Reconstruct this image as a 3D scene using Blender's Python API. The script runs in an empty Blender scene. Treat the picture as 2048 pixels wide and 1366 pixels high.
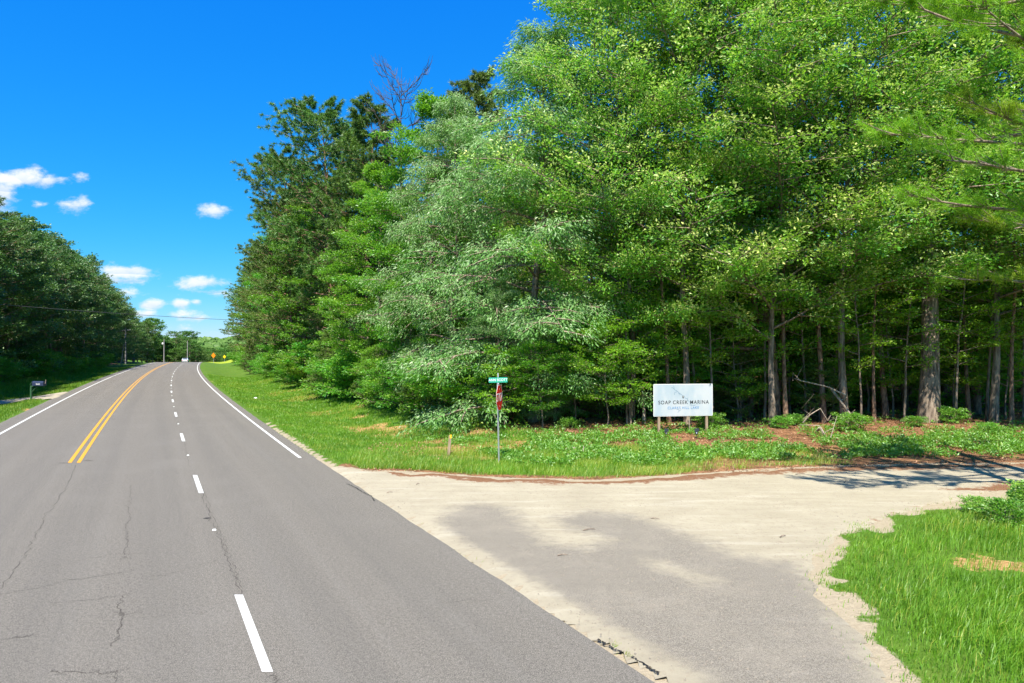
import bpy, math, random
import numpy as np
from mathutils import Vector, Matrix

sc = bpy.context.scene
rad = math.radians
F_PX, HOR, CAM_H = 1365.33, 695.0, 4.1      # focal length and horizon of the photograph (2048 px wide)

# ------------------------------------------------------------------ camera
cd = bpy.data.cameras.new('camera'); cam = bpy.data.objects.new('camera', cd)
sc.collection.objects.link(cam); sc.camera = cam
cd.lens = 24.0; cd.sensor_width = 36.0; cd.clip_start = 0.1; cd.clip_end = 12000
cam.location = (0, 0, CAM_H); cam.rotation_euler = (rad(90.5), 0, 0)

# ------------------------------------------------------------------ sun and sky
SUN_EL = rad(57); SUN_H = Vector((-0.12, -1.0)).normalized()
sd = bpy.data.lights.new('sun', 'SUN'); sun = bpy.data.objects.new('sun', sd)
sc.collection.objects.link(sun)
sd.energy = 5.0; sd.angle = rad(0.5); sd.color = (1.0, 0.94, 0.82)
sv = Vector((SUN_H.x*math.cos(SUN_EL), SUN_H.y*math.cos(SUN_EL), math.sin(SUN_EL)))
sun.rotation_euler = sv.to_track_quat('Z', 'Y').to_euler()
sun.location = (0, 0, 60)

world = bpy.data.worlds.new('World'); sc.world = world; world.use_nodes = True
wn = world.node_tree; wn.nodes.clear()
def wN(t, **k):
    n = wn.nodes.new(t)
    for a, b in k.items(): setattr(n, a, b)
    return n
def wM(op, a, b=None, c=None, clamp=False):
    n = wn.nodes.new('ShaderNodeMath'); n.operation = op; n.use_clamp = clamp
    for i, v in enumerate((a, b, c)):
        if v is None: continue
        if isinstance(v, (int, float)): n.inputs[i].default_value = v
        else: wn.links.new(v, n.inputs[i])
    return n.outputs[0]
sky = wN('ShaderNodeTexSky', sky_type='NISHITA', sun_disc=False, sun_elevation=SUN_EL,
         sun_rotation=math.atan2(SUN_H.x, SUN_H.y), altitude=100.0, air_density=1.0, dust_density=0.0, ozone_density=3.0)
sk = wN('ShaderNodeSeparateXYZ'); wn.links.new(sky.outputs[0], sk.inputs[0])
ck = wN('ShaderNodeCombineXYZ')                      # the photograph's saturated grade of the sky
for ch, (a_, e_) in enumerate(((.020, 2.1), (.50, .80), (2.4, .22))):
    wn.links.new(wM('MULTIPLY', wM('POWER', sk.outputs[ch], e_), a_), ck.inputs[ch])
bg = wN('ShaderNodeBackground'); bg.inputs['Strength'].default_value = 0.14
wn.links.new(ck.outputs[0], bg.inputs[0])
tc = wN('ShaderNodeTexCoord'); sx = wN('ShaderNodeSeparateXYZ'); wn.links.new(tc.outputs['Generated'], sx.inputs[0])
DX, DY, DZ = sx.outputs
yy = wM('MAXIMUM', DY, 0.02)
U = wM('DIVIDE', DX, yy); V = wM('DIVIDE', DZ, yy)
cv = wN('ShaderNodeCombineXYZ'); wn.links.new(U, cv.inputs[0]); wn.links.new(wM('MULTIPLY', V, 1.8), cv.inputs[1])
nz = wN('ShaderNodeTexNoise'); nz.inputs['Scale'].default_value = 26; nz.inputs['Detail'].default_value = 8; nz.inputs['Roughness'].default_value = 0.62
wn.links.new(cv.outputs[0], nz.inputs['Vector'])
nz2 = wN('ShaderNodeTexNoise'); nz2.inputs['Scale'].default_value = 9; nz2.inputs['Detail'].default_value = 5
wn.links.new(cv.outputs[0], nz2.inputs['Vector'])
# clouds: direction of the centre (given as photo x, y), half width, half height, strength
CL = [(40,358,78,20,1.0),(-10,385,48,30,1.0),(95,360,34,11,.9),(148,410,42,18,.95),(78,408,22,10,.55),(162,353,20,7,.4),(428,422,42,12,.85),
      (252,543,60,17,1.15),(235,562,75,11,.7),(405,566,60,17,1.0),(420,585,40,9,.8),(250,588,34,13,.6),(302,608,32,11,1.05),(362,608,22,9,1.0),(392,604,13,7,.7),
      (370,628,30,8,.6),(400,636,40,8,.7),(270,628,40,10,.7),(340,655,60,7,.35),(410,668,60,6,.4),
      (-160,560,150,38,1.0),(-330,300,170,50,1.0),(2300,420,260,60,1.0),(2700,200,260,70,1.0),(2500,600,300,35,.9),(-500,520,160,36,.9)]
mask = None; lit = None
for (px, py, hw, hh, st) in CL:
    u0, v0 = (px-1024)/F_PX, (HOR-py)/F_PX
    du = wM('MULTIPLY', wM('SUBTRACT', U, u0), F_PX/hw)
    dv = wM('MULTIPLY', wM('SUBTRACT', V, v0), F_PX/hh)
    r = wM('SQRT', wM('ADD', wM('MULTIPLY', du, du), wM('MULTIPLY', dv, dv)))
    m = wM('MULTIPLY', wM('SUBTRACT', 1.25, r, clamp=False), st)
    mask = m if mask is None else wM('MAXIMUM', mask, m)
    l = wM('MULTIPLY', wM('LESS_THAN', r, 1.3), dv)
    lit = l if lit is None else wM('ADD', lit, l)
# ragged edge
e = wM('ADD', mask, wM('MULTIPLY', wM('SUBTRACT', nz.outputs[0], 0.52), 3.0))
e = wM('ADD', e, wM('MULTIPLY', wM('SUBTRACT', nz2.outputs[0], 0.5), 1.0))
ss = wN('ShaderNodeMapRange', interpolation_type='SMOOTHSTEP')
ss.inputs['From Min'].default_value = 0.0; ss.inputs['From Max'].default_value = 1.05
wn.links.new(e, ss.inputs[0])
gate = wM('GREATER_THAN', DY, 0.03)
cm = wM('MULTIPLY', wM('MULTIPLY', ss.outputs[0], gate), 0.95)
cr = wN('ShaderNodeMixRGB'); cr.inputs[1].default_value = (0.55, 0.70, 0.92, 1); cr.inputs[2].default_value = (0.97, 0.99, 1.0, 1)
lm = wM('ADD', wM('MULTIPLY', lit, 0.45), wM('MULTIPLY', nz.outputs[0], 1.3), clamp=True)
wn.links.new(lm, cr.inputs[0])
bgc = wN('ShaderNodeBackground'); bgc.inputs['Strength'].default_value = 0.50
wn.links.new(cr.outputs[0], bgc.inputs[0])
mx = wN('ShaderNodeMixShader'); wn.links.new(cm, mx.inputs[0]); wn.links.new(bg.outputs[0], mx.inputs[1]); wn.links.new(bgc.outputs[0], mx.inputs[2])
wo = wN('ShaderNodeOutputWorld'); wn.links.new(mx.outputs[0], wo.inputs[0])

sc.view_settings.view_transform = 'Standard'
try: sc.view_settings.look = 'None'
except Exception: pass
sc.view_settings.gamma = 1.0; sc.view_settings.use_curve_mapping = False
sc.view_settings.exposure = 1.12
sc.render.engine = 'CYCLES'
sc.cycles.max_bounces = 9; sc.cycles.diffuse_bounces = 6; sc.cycles.glossy_bounces = 2
sc.cycles.transmission_bounces = 6; sc.cycles.transparent_max_bounces = 4
sc.cycles.use_denoising = True; sc.cycles.sample_clamp_indirect = 6.0

# ------------------------------------------------------------------ helpers
RNG = np.random.default_rng(11)
def noise2(x, y, scale, seed=0):
    x = np.asarray(x)/scale + seed*17.31; y = np.asarray(y)/scale + seed*9.77
    xi = np.floor(x).astype(np.int64); yi = np.floor(y).astype(np.int64); fx = x-xi; fy = y-yi
    fx = fx*fx*(3-2*fx); fy = fy*fy*(3-2*fy)
    def h(a, b):
        n = (a*374761393 + b*668265263 + seed*1442695) & 0xffffffff
        n = ((n ^ (n >> 13))*1274126177) & 0xffffffff
        return ((n ^ (n >> 16)) & 0xffff)/65535.0
    return (h(xi, yi)*(1-fx)+h(xi+1, yi)*fx)*(1-fy) + (h(xi, yi+1)*(1-fx)+h(xi+1, yi+1)*fx)*fy
def fbm(x, y, scale, seed=0, o=3):
    s = 0; a = .5; t = 0
    for i in range(o):
        s = s + a*noise2(x, y, scale/2**i, seed+i); t += a; a *= .5
    return s/t
def sstep(a, b, x):
    t = np.clip((np.asarray(x)-a)/(b-a), 0, 1); return t*t*(3-2*t)

def dash_x(Y): Y = np.asarray(Y, float); return 1.578 - 0.54242*Y + 2.9753e-4*Y*Y     # the line between the two right lanes
def road_s(X, Y):                                     # signed distance to the right of that line
    sl = -0.54242 + 5.95e-4*np.asarray(Y, float)
    return (X - dash_x(Y))/np.sqrt(1+sl*sl)
def road_pt(s, Y):
    sl = -0.54242 + 5.95e-4*Y; n = math.sqrt(1+sl*sl)
    return dash_x(Y) + s*n
def drop(Y):
    Y = np.asarray(Y, float); t = np.clip(Y-178, 0, None)
    return -np.where(t < 70, 0.00042*t*t, 0.00042*4900 + 0.0588*(t-70))
def gpx(px, py, z=0.0):                               # where the photo's pixel meets level ground
    k = (py-HOR)/(CAM_H-z); return ((px-1024)/k, F_PX/k)
def poly_sd(X, Y, P):
    P = np.array(P, float); d = np.full(np.shape(X), 1e9); ins = np.zeros(np.shape(X), bool)
    for i in range(len(P)):
        a = P[i]; b = P[(i+1) % len(P)]; ex, ey = b-a
        wx, wy = X-a[0], Y-a[1]
        t = np.clip((wx*ex+wy*ey)/(ex*ex+ey*ey+1e-12), 0, 1)
        d = np.minimum(d, np.hypot(wx-t*ex, wy-t*ey))
        c = ((a[1] <= Y) & (b[1] > Y)) | ((b[1] <= Y) & (a[1] > Y))
        xi = a[0] + (Y-a[1])/(ey if abs(ey) > 1e-9 else 1e-9)*ex
        ins ^= c & (X < xi)
    return np.where(ins, -d, d)

APRON = [gpx(*p) for p in [(612,917),(645,930),(720,941),(850,947),(1000,957),(1200,962),(1350,952),(1500,941),(1700,933),(1880,928),(2048,926)]] \
      + [(27,24.6),(40,26),(60,28),(60,23.6),(40,21.6),(27,20.4)] \
      + [gpx(*p) for p in [(2048,978),(1900,1003),(1780,1033),(1690,1068),(1640,1100),(1632,1145),(1650,1190),(1690,1235),(1740,1295),(1790,1366)]] \
      + [(5.3,6.5),(7.0,3.0),(4.9,3.0),(3.0,6.5)] + [gpx(1340,1366),gpx(1000,1165),gpx(745,1000)]
APRON_A = np.array(APRON)

def hgt(X, Y):
    X = np.asarray(X, float); Y = np.asarray(Y, float)
    s = road_s(X, Y); base = drop(Y)
    near = 1-sstep(27, 36, Y - 0.0*X)                         # flat ground round the junction
    near = near*sstep(-9, -5, X + 0.0*Y)
    # right verge: shoulder, shallow ditch, bank, forest floor
    ditch = -0.55*sstep(4.6, 8.6, s)*(1-sstep(9.0, 13.5, s))
    right = np.where(s > 4.3, ditch*(1-near), 0)
    fr = sstep(12.5, 20, s)*sstep(26, 36, Y)*0.35 + np.clip((Y-36), 0, 70)*0.022*sstep(12.5, 26, s)*(1-sstep(130, 200, Y))
    right = right + fr
    left = np.where(s < -8.4, -0.25*sstep(-8.4, -11.5, s)*(1-sstep(11.5, 16, -s)), 0) + np.where(s < -13, 0.3*sstep(13, 20, -s), 0)
    h = base + right + left
    out = (s > 4.3) | (s < -8.6)
    h = h + np.where(out, (fbm(X, Y, 5.0, 3)-.5)*0.14*np.clip((np.maximum(s-4.3, -s-8.6))/3, 0, 1)*(1-.6*near), -0.045)
    # sunlit bank beyond the crest, right of the road
    h = h + 2.4*np.exp(-(((X+94)/10.0)**2 + ((Y-247)/16.0)**2))
    # far country
    far = sstep(380, 520, Y); h = h*(1-far) + (-12)*far
    hills = sstep(700, 1500, Y)*(17 + 16*fbm(X, Y, 420, 9)) + sstep(1700, 2600, Y)*8
    h = h + hills*far
    side = sstep(60, 300, np.abs(X - dash_x(np.minimum(Y, 400)))) * (1-far)
    h = h*(1-side*.5)
    return h
def hz(x, y): return float(hgt(np.array([x]), np.array([y]))[0])

def link(o, parent=None):
    sc.collection.objects.link(o)
    if parent is not None: o.parent = parent
    return o
def mesh_np(name, V, Fs, mat, fattr=None, pattr=None, uv=None, smooth=False):
    me = bpy.data.meshes.new(name)
    V = np.ascontiguousarray(V, dtype=np.float32).reshape(-1, 3)
    if not isinstance(Fs, list): Fs = [Fs]
    Fs = [np.asarray(f, dtype=np.int32) for f in Fs if len(f)]
    nl = sum(f.size for f in Fs); npoly = sum(len(f) for f in Fs)
    me.vertices.add(len(V)); me.vertices.foreach_set('co', V.ravel())
    me.loops.add(nl); me.polygons.add(npoly)
    li = np.concatenate([f.ravel() for f in Fs]); me.loops.foreach_set('vertex_index', li)
    tot = np.concatenate([np.full(len(f), f.shape[1], np.int32) for f in Fs])
    st = np.concatenate([[0], np.cumsum(tot)[:-1]]).astype(np.int32)
    me.polygons.foreach_set('loop_start', st)
    me.polygons.foreach_set('use_smooth', np.full(npoly, bool(smooth)))
    me.update(calc_edges=True)
    for k, a in (fattr or {}).items():
        at = me.attributes.new(k, 'FLOAT', 'FACE'); at.data.foreach_set('value', np.asarray(a, np.float32))
    for k, a in (pattr or {}).items():
        at = me.attributes.new(k, 'FLOAT', 'POINT'); at.data.foreach_set('value', np.asarray(a, np.float32))
    if uv is not None:
        l = me.uv_layers.new(name='UVMap'); l.data.foreach_set('uv', np.asarray(uv, np.float32)[li].ravel())
    if mat is not None: me.materials.append(mat)
    return me
def obj(name, me, parent=None, loc=None):
    o = bpy.data.objects.new(name, me); link(o, parent)
    if loc is not None: o.location = loc
    return o
def tag(o, label=None, cat=None, group=None, kind=None):
    if label: o['label'] = label
    if cat: o['category'] = cat
    if group: o['group'] = group
    if kind: o['kind'] = kind
    return o
def empty(name, loc, rz=0.0):
    o = bpy.data.objects.new(name, None); sc.collection.objects.link(o); o.location = loc; o.rotation_euler = (0, 0, rz)
    o.empty_display_size = 0.2
    return o
def box_np(x0, x1, y0, y1, z0, z1):
    V = np.array([(x, y, z) for z in (z0, z1) for y in (y0, y1) for x in (x0, x1)], float)
    F = np.array([(0,2,3,1),(4,5,7,6),(0,1,5,4),(2,6,7,3),(0,4,6,2),(1,3,7,5)])
    return V, F
def boxes(name, bs, mat, parent=None, bevel=0.0):
    Vs, Fs, n = [], [], 0
    for b in bs:
        v, f = box_np(*b); Vs.append(v); Fs.append(f+n); n += 8
    me = mesh_np(name, np.vstack(Vs), np.vstack(Fs), mat)
    o = obj(name, me, parent)
    if bevel:
        m = o.modifiers.new('bevel', 'BEVEL'); m.width = bevel; m.segments = 2
    return o
def tubes_np(lines, sides=6):
    """lines: list of (points Nx3, radii N) -> verts, quads"""
    Vs, Fs, n = [], [], 0
    ang = np.arange(sides)*2*np.pi/sides; ca, sa = np.cos(ang), np.sin(ang)
    for P, R in lines:
        P = np.asarray(P, float); R = np.asarray(R, float); m = len(P)
        T = np.gradient(P, axis=0); T /= np.linalg.norm(T, axis=1)[:, None]+1e-9
        ref = np.where(np.abs(T[:, 2:3]) > .9, np.array([[1., 0, 0]]), np.array([[0, 0, 1.]]))
        ref = ref[:1].repeat(m, 0)
        A = np.cross(T, ref); A /= np.linalg.norm(A, axis=1)[:, None]+1e-9; B = np.cross(T, A)
        ring = P[:, None, :] + R[:, None, None]*(A[:, None, :]*ca[None, :, None] + B[:, None, :]*sa[None, :, None])
        Vs.append(ring.reshape(-1, 3))
        i = np.arange(m-1)[:, None]*sides; j = np.arange(sides)[None, :]; j2 = (j+1) % sides
        Fs.append(np.stack([i+j, i+j2, i+sides+j2, i+sides+j], -1).reshape(-1, 4)+n); n += m*sides
    return np.vstack(Vs), np.vstack(Fs)
def tube(name, pts, r, mat, parent=None, sides=8, cap=True):
    P = np.array(pts, float); R = np.full(len(P), r) if np.isscalar(r) else np.array(r, float)
    V, F = tubes_np([(P, R)], sides); Fs = [F]
    if cap:
        Fs.append(np.array([list(range(sides))[::-1]])); Fs.append(np.array([list(range(len(V)-sides, len(V)))]))
    return obj(name, mesh_np(name, V, Fs, mat, smooth=False), parent)

# ------------------------------------------------------------------ materials
class NT:
    def __init__(s, name):
        s.m = bpy.data.materials.new(name); s.m.use_nodes = True; s.t = s.m.node_tree; s.t.nodes.clear()
        s.out = s.n('ShaderNodeOutputMaterial')
    def n(s, t, **k):
        x = s.t.nodes.new(t)
        for a, b in k.items(): setattr(x, a, b)
        return x
    def set(s, sock, v):
        if isinstance(v, bpy.types.NodeSocket): s.t.links.new(v, sock)
        elif isinstance(v, tuple) and len(v) == 3 and sock.type == 'RGBA': sock.default_value = (*v, 1)
        else: sock.default_value = v
    def math(s, op, a, b=None, c=None, clamp=False):
        x = s.n('ShaderNodeMath', operation=op, use_clamp=clamp)
        for i, v in enumerate((a, b, c)):
            if v is not None: s.set(x.inputs[i], v)
        return x.outputs[0]
    def mix(s, f, a, b, bt='MIX'):
        x = s.n('ShaderNodeMixRGB', blend_type=bt); s.set(x.inputs[0], f); s.set(x.inputs[1], a); s.set(x.inputs[2], b); return x.outputs[0]
    def noise(s, scale, detail=4, rough=.55, vec=None, out=0, dist=0):
        x = s.n('ShaderNodeTexNoise'); x.inputs['Scale'].default_value = scale; x.inputs['Detail'].default_value = detail
        x.inputs['Roughness'].default_value = rough; x.inputs['Distortion'].default_value = dist
        if vec is not None: s.t.links.new(vec, x.inputs['Vector'])
        return x.outputs[out]
    def pos(s): return s.n('ShaderNodeNewGeometry').outputs['Position']
    def objc(s): return s.n('ShaderNodeTexCoord').outputs['Object']
    def map(s, vec, sc_):
        x = s.n('ShaderNodeMapping'); s.t.links.new(vec, x.inputs[0]); x.inputs['Scale'].default_value = sc_; return x.outputs[0]
    def attr(s, name): return s.n('ShaderNodeAttribute', attribute_name=name).outputs['Fac']
    def step(s, x, a, b):
        r = s.n('ShaderNodeMapRange', interpolation_type='SMOOTHSTEP'); s.set(r.inputs[0], x)
        r.inputs[1].default_value = a; r.inputs[2].default_value = b; return r.outputs[0]
    def bump(s, h, dist, strength=1.0):
        b = s.n('ShaderNodeBump'); b.inputs['Distance'].default_value = dist; b.inputs['Strength'].default_value = strength
        s.set(b.inputs['Height'], h); return b.outputs[0]
    def pbr(s, col, rough=.7, spec=.3, metal=0., normal=None, coat=0.):
        p = s.n('ShaderNodeBsdfPrincipled'); s.set(p.inputs['Base Color'], col); s.set(p.inputs['Roughness'], rough)
        p.inputs['Specular IOR Level'].default_value = spec; p.inputs['Metallic'].default_value = metal
        if coat: p.inputs['Coat Weight'].default_value = coat
        if normal is not None: s.t.links.new(normal, p.inputs['Normal'])
        s.t.links.new(p.outputs[0], s.out.inputs[0]); return s.m
def plain(name, col, rough=.6, spec=.3, metal=0., var=.12, scale=20):
    t = NT(name); n = t.noise(scale, 4, .6, t.objc())
    c = t.mix(t.math('MULTIPLY', n, 1.0), tuple(v*(1-var) for v in col), tuple(min(1, v*(1+var)) for v in col))
    return t.pbr(c, rough, spec, metal)
def leafmat(name, dark, light, tip, transl=.35, gloss=.10, rough=.45, hue=.05, back=None):
    """leaf blade: colour varies per leaf (v), new growth plus painted sunlit clump tops (t), one tone per plant"""
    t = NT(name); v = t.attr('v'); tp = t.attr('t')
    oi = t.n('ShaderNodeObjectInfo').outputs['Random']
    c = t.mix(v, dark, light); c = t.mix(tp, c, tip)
    h = t.n('ShaderNodeHueSaturation'); t.set(h.inputs['Color'], c)
    t.set(h.inputs['Hue'], t.math('ADD', 0.5-hue/2, t.math('MULTIPLY', oi, hue)))
    t.set(h.inputs['Value'], t.math('ADD', 0.84, t.math('MULTIPLY', t.math('FRACT', t.math('MULTIPLY', oi, 7.3)), .34)))
    c = h.outputs[0]
    if back is not None:
        bf = t.n('ShaderNodeNewGeometry').outputs['Backfacing']; c = t.mix(t.math('MULTIPLY', bf, .8), c, back)
    d = t.n('ShaderNodeBsdfDiffuse'); t.set(d.inputs[0], c)
    tr = t.n('ShaderNodeBsdfTranslucent'); t.set(tr.inputs[0], t.mix(.5, c, (light[0]*1.5, light[1]*1.35, light[2]*.5)))
    m1 = t.n('ShaderNodeMixShader'); m1.inputs[0].default_value = transl; t.t.links.new(d.outputs[0], m1.inputs[1]); t.t.links.new(tr.outputs[0], m1.inputs[2])
    g = t.n('ShaderNodeBsdfGlossy'); g.inputs['Roughness'].default_value = rough; t.set(g.inputs[0], (.9, .95, .9))
    m2 = t.n('ShaderNodeMixShader'); m2.inputs[0].default_value = gloss; t.t.links.new(m1.outputs[0], m2.inputs[1]); t.t.links.new(g.outputs[0], m2.inputs[2])
    t.t.links.new(m2.outputs[0], t.out.inputs[0]); return t.m

M = {}
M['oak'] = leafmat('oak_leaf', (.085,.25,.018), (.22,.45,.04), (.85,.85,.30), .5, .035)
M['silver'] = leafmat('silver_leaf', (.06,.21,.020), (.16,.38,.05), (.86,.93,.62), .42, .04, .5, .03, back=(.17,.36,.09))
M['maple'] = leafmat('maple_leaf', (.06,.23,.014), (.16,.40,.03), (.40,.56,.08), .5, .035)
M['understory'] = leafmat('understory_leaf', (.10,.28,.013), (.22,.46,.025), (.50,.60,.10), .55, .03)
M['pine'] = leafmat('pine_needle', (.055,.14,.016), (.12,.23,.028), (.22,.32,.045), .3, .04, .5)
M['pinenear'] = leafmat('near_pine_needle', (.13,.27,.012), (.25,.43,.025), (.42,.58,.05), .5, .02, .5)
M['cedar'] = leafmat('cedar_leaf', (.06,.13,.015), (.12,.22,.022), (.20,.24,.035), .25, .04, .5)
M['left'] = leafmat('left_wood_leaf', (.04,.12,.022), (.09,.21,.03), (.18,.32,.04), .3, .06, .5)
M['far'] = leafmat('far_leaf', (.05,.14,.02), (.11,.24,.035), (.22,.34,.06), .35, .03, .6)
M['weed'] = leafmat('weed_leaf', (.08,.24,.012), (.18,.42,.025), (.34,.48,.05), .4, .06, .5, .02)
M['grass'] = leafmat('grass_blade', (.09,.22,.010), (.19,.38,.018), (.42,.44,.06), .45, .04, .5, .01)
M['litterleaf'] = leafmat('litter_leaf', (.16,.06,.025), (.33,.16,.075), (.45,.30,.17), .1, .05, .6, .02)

def bark(name, a, b, sc_=(9, 9, 1.6), bd=.03):
    t = NT(name); o = t.objc(); n = t.noise(1.0, 6, .65, t.map(o, sc_)); n2 = t.noise(2.2, 3, .5, o)
    c = t.mix(t.step(n, .35, .65), a, b); c = t.mix(t.math('MULTIPLY', t.step(n2, .5, .75), .45), c, (b[0]*1.25, b[1]*1.28, b[2]*1.3))
    return t.pbr(c, .9, .15, normal=t.bump(n, bd))
M['bark'] = bark('grey_bark', (.09,.066,.05), (.32,.25,.19))
M['pinebark'] = bark('pine_bark', (.09,.052,.037), (.34,.21,.14), (7, 7, 2.6), .04)
M['snag'] = bark('snag_bark', (.05,.04,.03), (.13,.105,.08))
M['deadwood'] = bark('dead_wood', (.22,.17,.13), (.42,.35,.28), (14, 14, 2), .01)
M['postwood'] = bark('post_wood', (.20,.14,.09), (.36,.27,.19), (30, 30, 2), .004)
M['polewood'] = bark('pole_wood', (.17,.16,.15), (.30,.29,.28), (20, 20, 1), .004)

def mat_ground():
    t = NT('ground'); p = t.pos(); li, sa, di, me_ = t.attr('litter'), t.attr('sand'), t.attr('dirt'), t.attr('meadow')
    n1 = t.noise(.55, 6, .6, p); n2 = t.noise(9, 5, .65, p); n3 = t.noise(60, 3, .6, p); n4 = t.noise(2.3, 4, .6, p)
    g = t.mix(n4, (.04,.10,.012), (.11,.19,.022)); g = t.mix(t.step(n1, .5, .75), g, (.12,.17,.03))
    g = t.mix(t.math('MULTIPLY', t.step(n2, .55, .72), .4), g, (.035,.075,.012))
    L = t.mix(t.step(n2, .35, .65), (.12,.05,.022), (.30,.15,.075)); L = t.mix(t.step(n3, .5, .7), L, (.42,.27,.16)); L = t.mix(t.step(n4, .42, .62), L, t.mix(.55, L, (.05,.03,.018)))
    S = t.mix(n2, (.27,.22,.145), (.42,.36,.26)); S = t.mix(t.math('MULTIPLY', t.step(n3, .5, .7), .5), S, (.20,.15,.09))
    D = t.mix(t.step(n2, .4, .62), (.30,.15,.06), (.50,.30,.14)); D = t.mix(t.step(n3, .45, .65), D, (.24,.20,.06))
    def msk(a, k=.9): return t.step(t.math('ADD', a, t.math('ADD', t.math('MULTIPLY', t.math('SUBTRACT', n4, .5), k), t.math('MULTIPLY', t.math('SUBTRACT', n2, .5), k*.7))), .42, .58)
    c = t.mix(msk(di, 1.1), g, D); c = t.mix(msk(li), c, L); c = t.mix(msk(sa, .6), c, S)
    c = t.mix(msk(me_), c, t.mix(n4, (.19,.28,.02), (.34,.38,.035)))
    return t.pbr(c, .95, .1, normal=t.bump(t.math('ADD', n2, t.math('MULTIPLY', n3, .4)), .04))
M['ground'] = mat_ground()

def mat_asphalt():
    t = NT('asphalt'); uv = t.n('ShaderNodeTexCoord').outputs['UV']; p = t.pos()
    fine = t.math('ADD', t.math('MULTIPLY', t.noise(150, 2, .8, p), .5), t.math('MULTIPLY', t.noise(55, 3, .8, p), .5)); mid = t.noise(16, 6, .9, p); big = t.noise(.35, 4, .6, p)
    lane = t.noise(1.0, 4, .55, t.map(uv, (1.7, .035, 1)))
    st = t.noise(1.0, 5, .6, t.map(uv, (7, .16, 1)))
    c = t.mix(t.step(fine, .42, .60), (.056,.050,.040), (.272,.248,.210))
    c = t.mix(t.math('MULTIPLY', t.step(mid, .50, .60), .55), c, (.062,.058,.05))
    c = t.mix(t.math('MULTIPLY', t.step(mid, .47, .38), .4), c, (.25,.235,.205))
    c = t.mix(t.math('MULTIPLY', t.step(lane, .45, .7), .13), c, (.09,.086,.078))
    c = t.mix(t.math('MULTIPLY', t.step(lane, .52, .3), .14), c, (.19,.18,.16))
    c = t.mix(t.math('MULTIPLY', t.step(st, .55, .75), .18), c, (.085,.08,.072))
    c = t.mix(t.math('MULTIPLY', t.step(big, .5, .72), .22), c, (.19,.175,.152))
    v = t.n('ShaderNodeSeparateXYZ'); t.t.links.new(uv, v.inputs[0])
    # a little oil in the wheel paths and lane centres
    w = t.math('ABSOLUTE', t.math('SINE', t.math('MULTIPLY', v.outputs[0], math.pi/1.8)))
    c = t.mix(t.math('MULTIPLY', t.step(w, .55, 1.0), .10), c, (.08,.078,.072))
    # pale stone specks
    vo = t.n('ShaderNodeTexVoronoi'); vo.inputs['Scale'].default_value = 26; t.t.links.new(p, vo.inputs['Vector'])
    c = t.mix(t.math('MULTIPLY', t.step(vo.outputs['Distance'], .13, .05), .5), c, (.32,.30,.26))
    return t.pbr(c, .88, .25, normal=t.bump(fine, .012, .7))
M['asphalt'] = mat_asphalt()

def mat_gravel():
    t = NT('gravel_apron'); p = t.pos(); a = t.attr('chip'); rim = t.attr('rim')
    n1 = t.noise(.8, 6, .6, p); n2 = t.noise(7, 5, .65, p); n3 = t.noise(85, 3, .7, p); n4 = t.noise(2.6, 5, .62, p)
    sand = t.mix(n1, (.30,.26,.185), (.45,.405,.30)); sand = t.mix(t.step(n2, .5, .75), sand, (.32,.27,.195))
    sand = t.mix(t.math('MULTIPLY', t.step(n3, .56, .7), .35), sand, (.30,.25,.18))
    rut = t.noise(1.0, 4, .6, t.map(p, (.35, 2.4, 1)))
    sand = t.mix(t.math('MULTIPLY', t.step(rut, .5, .68), .25), sand, (.25,.215,.155)); sand = t.mix(t.math('MULTIPLY', t.step(rut, .46, .32), .25), sand, (.56,.52,.43))
    chip = t.mix(t.step(n3, .36, .66), (.09,.08,.066), (.36,.325,.27)); chip = t.mix(t.math('MULTIPLY', t.step(n2, .48, .7), .35), chip, (.185,.165,.14))
    chip = t.mix(t.math('MULTIPLY', t.step(n1, .45, .7), .3), chip, (.33,.29,.23))
    m = t.math('ADD', a, t.math('ADD', t.math('MULTIPLY', t.math('SUBTRACT', n4, .5), .7), t.math('MULTIPLY', t.math('SUBTRACT', n2, .5), .35)))
    c = t.mix(t.math('MULTIPLY', t.step(m, .22, .85), .85), sand, chip)
    litter = t.mix(t.step(n3, .4, .6), (.13,.06,.032), (.27,.145,.08))
    rim = t.math('ADD', rim, t.math('MULTIPLY', t.math('SUBTRACT', n3, .5), 1.1))
    rm = t.math('ADD', rim, t.math('ADD', t.math('MULTIPLY', t.math('SUBTRACT', n4, .5), 1.0), t.math('MULTIPLY', t.math('SUBTRACT', n2, .5), .8)))
    c = t.mix(t.step(rm, .45, .62), c, litter)
    # scattered dark stones
    vo = t.n('ShaderNodeTexVoronoi'); vo.inputs['Scale'].default_value = 9; t.t.links.new(p, vo.inputs['Vector'])
    gt = t.math('MULTIPLY', t.step(vo.outputs['Distance'], .12, .07), t.step(n4, .48, .6))
    c = t.mix(t.math('MULTIPLY', gt, .75), c, (.13,.11,.09))
    return t.pbr(c, .95, .12, normal=t.bump(t.math('ADD', n3, t.math('MULTIPLY', n2, .8)), .02))
M['gravel'] = mat_gravel()

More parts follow.
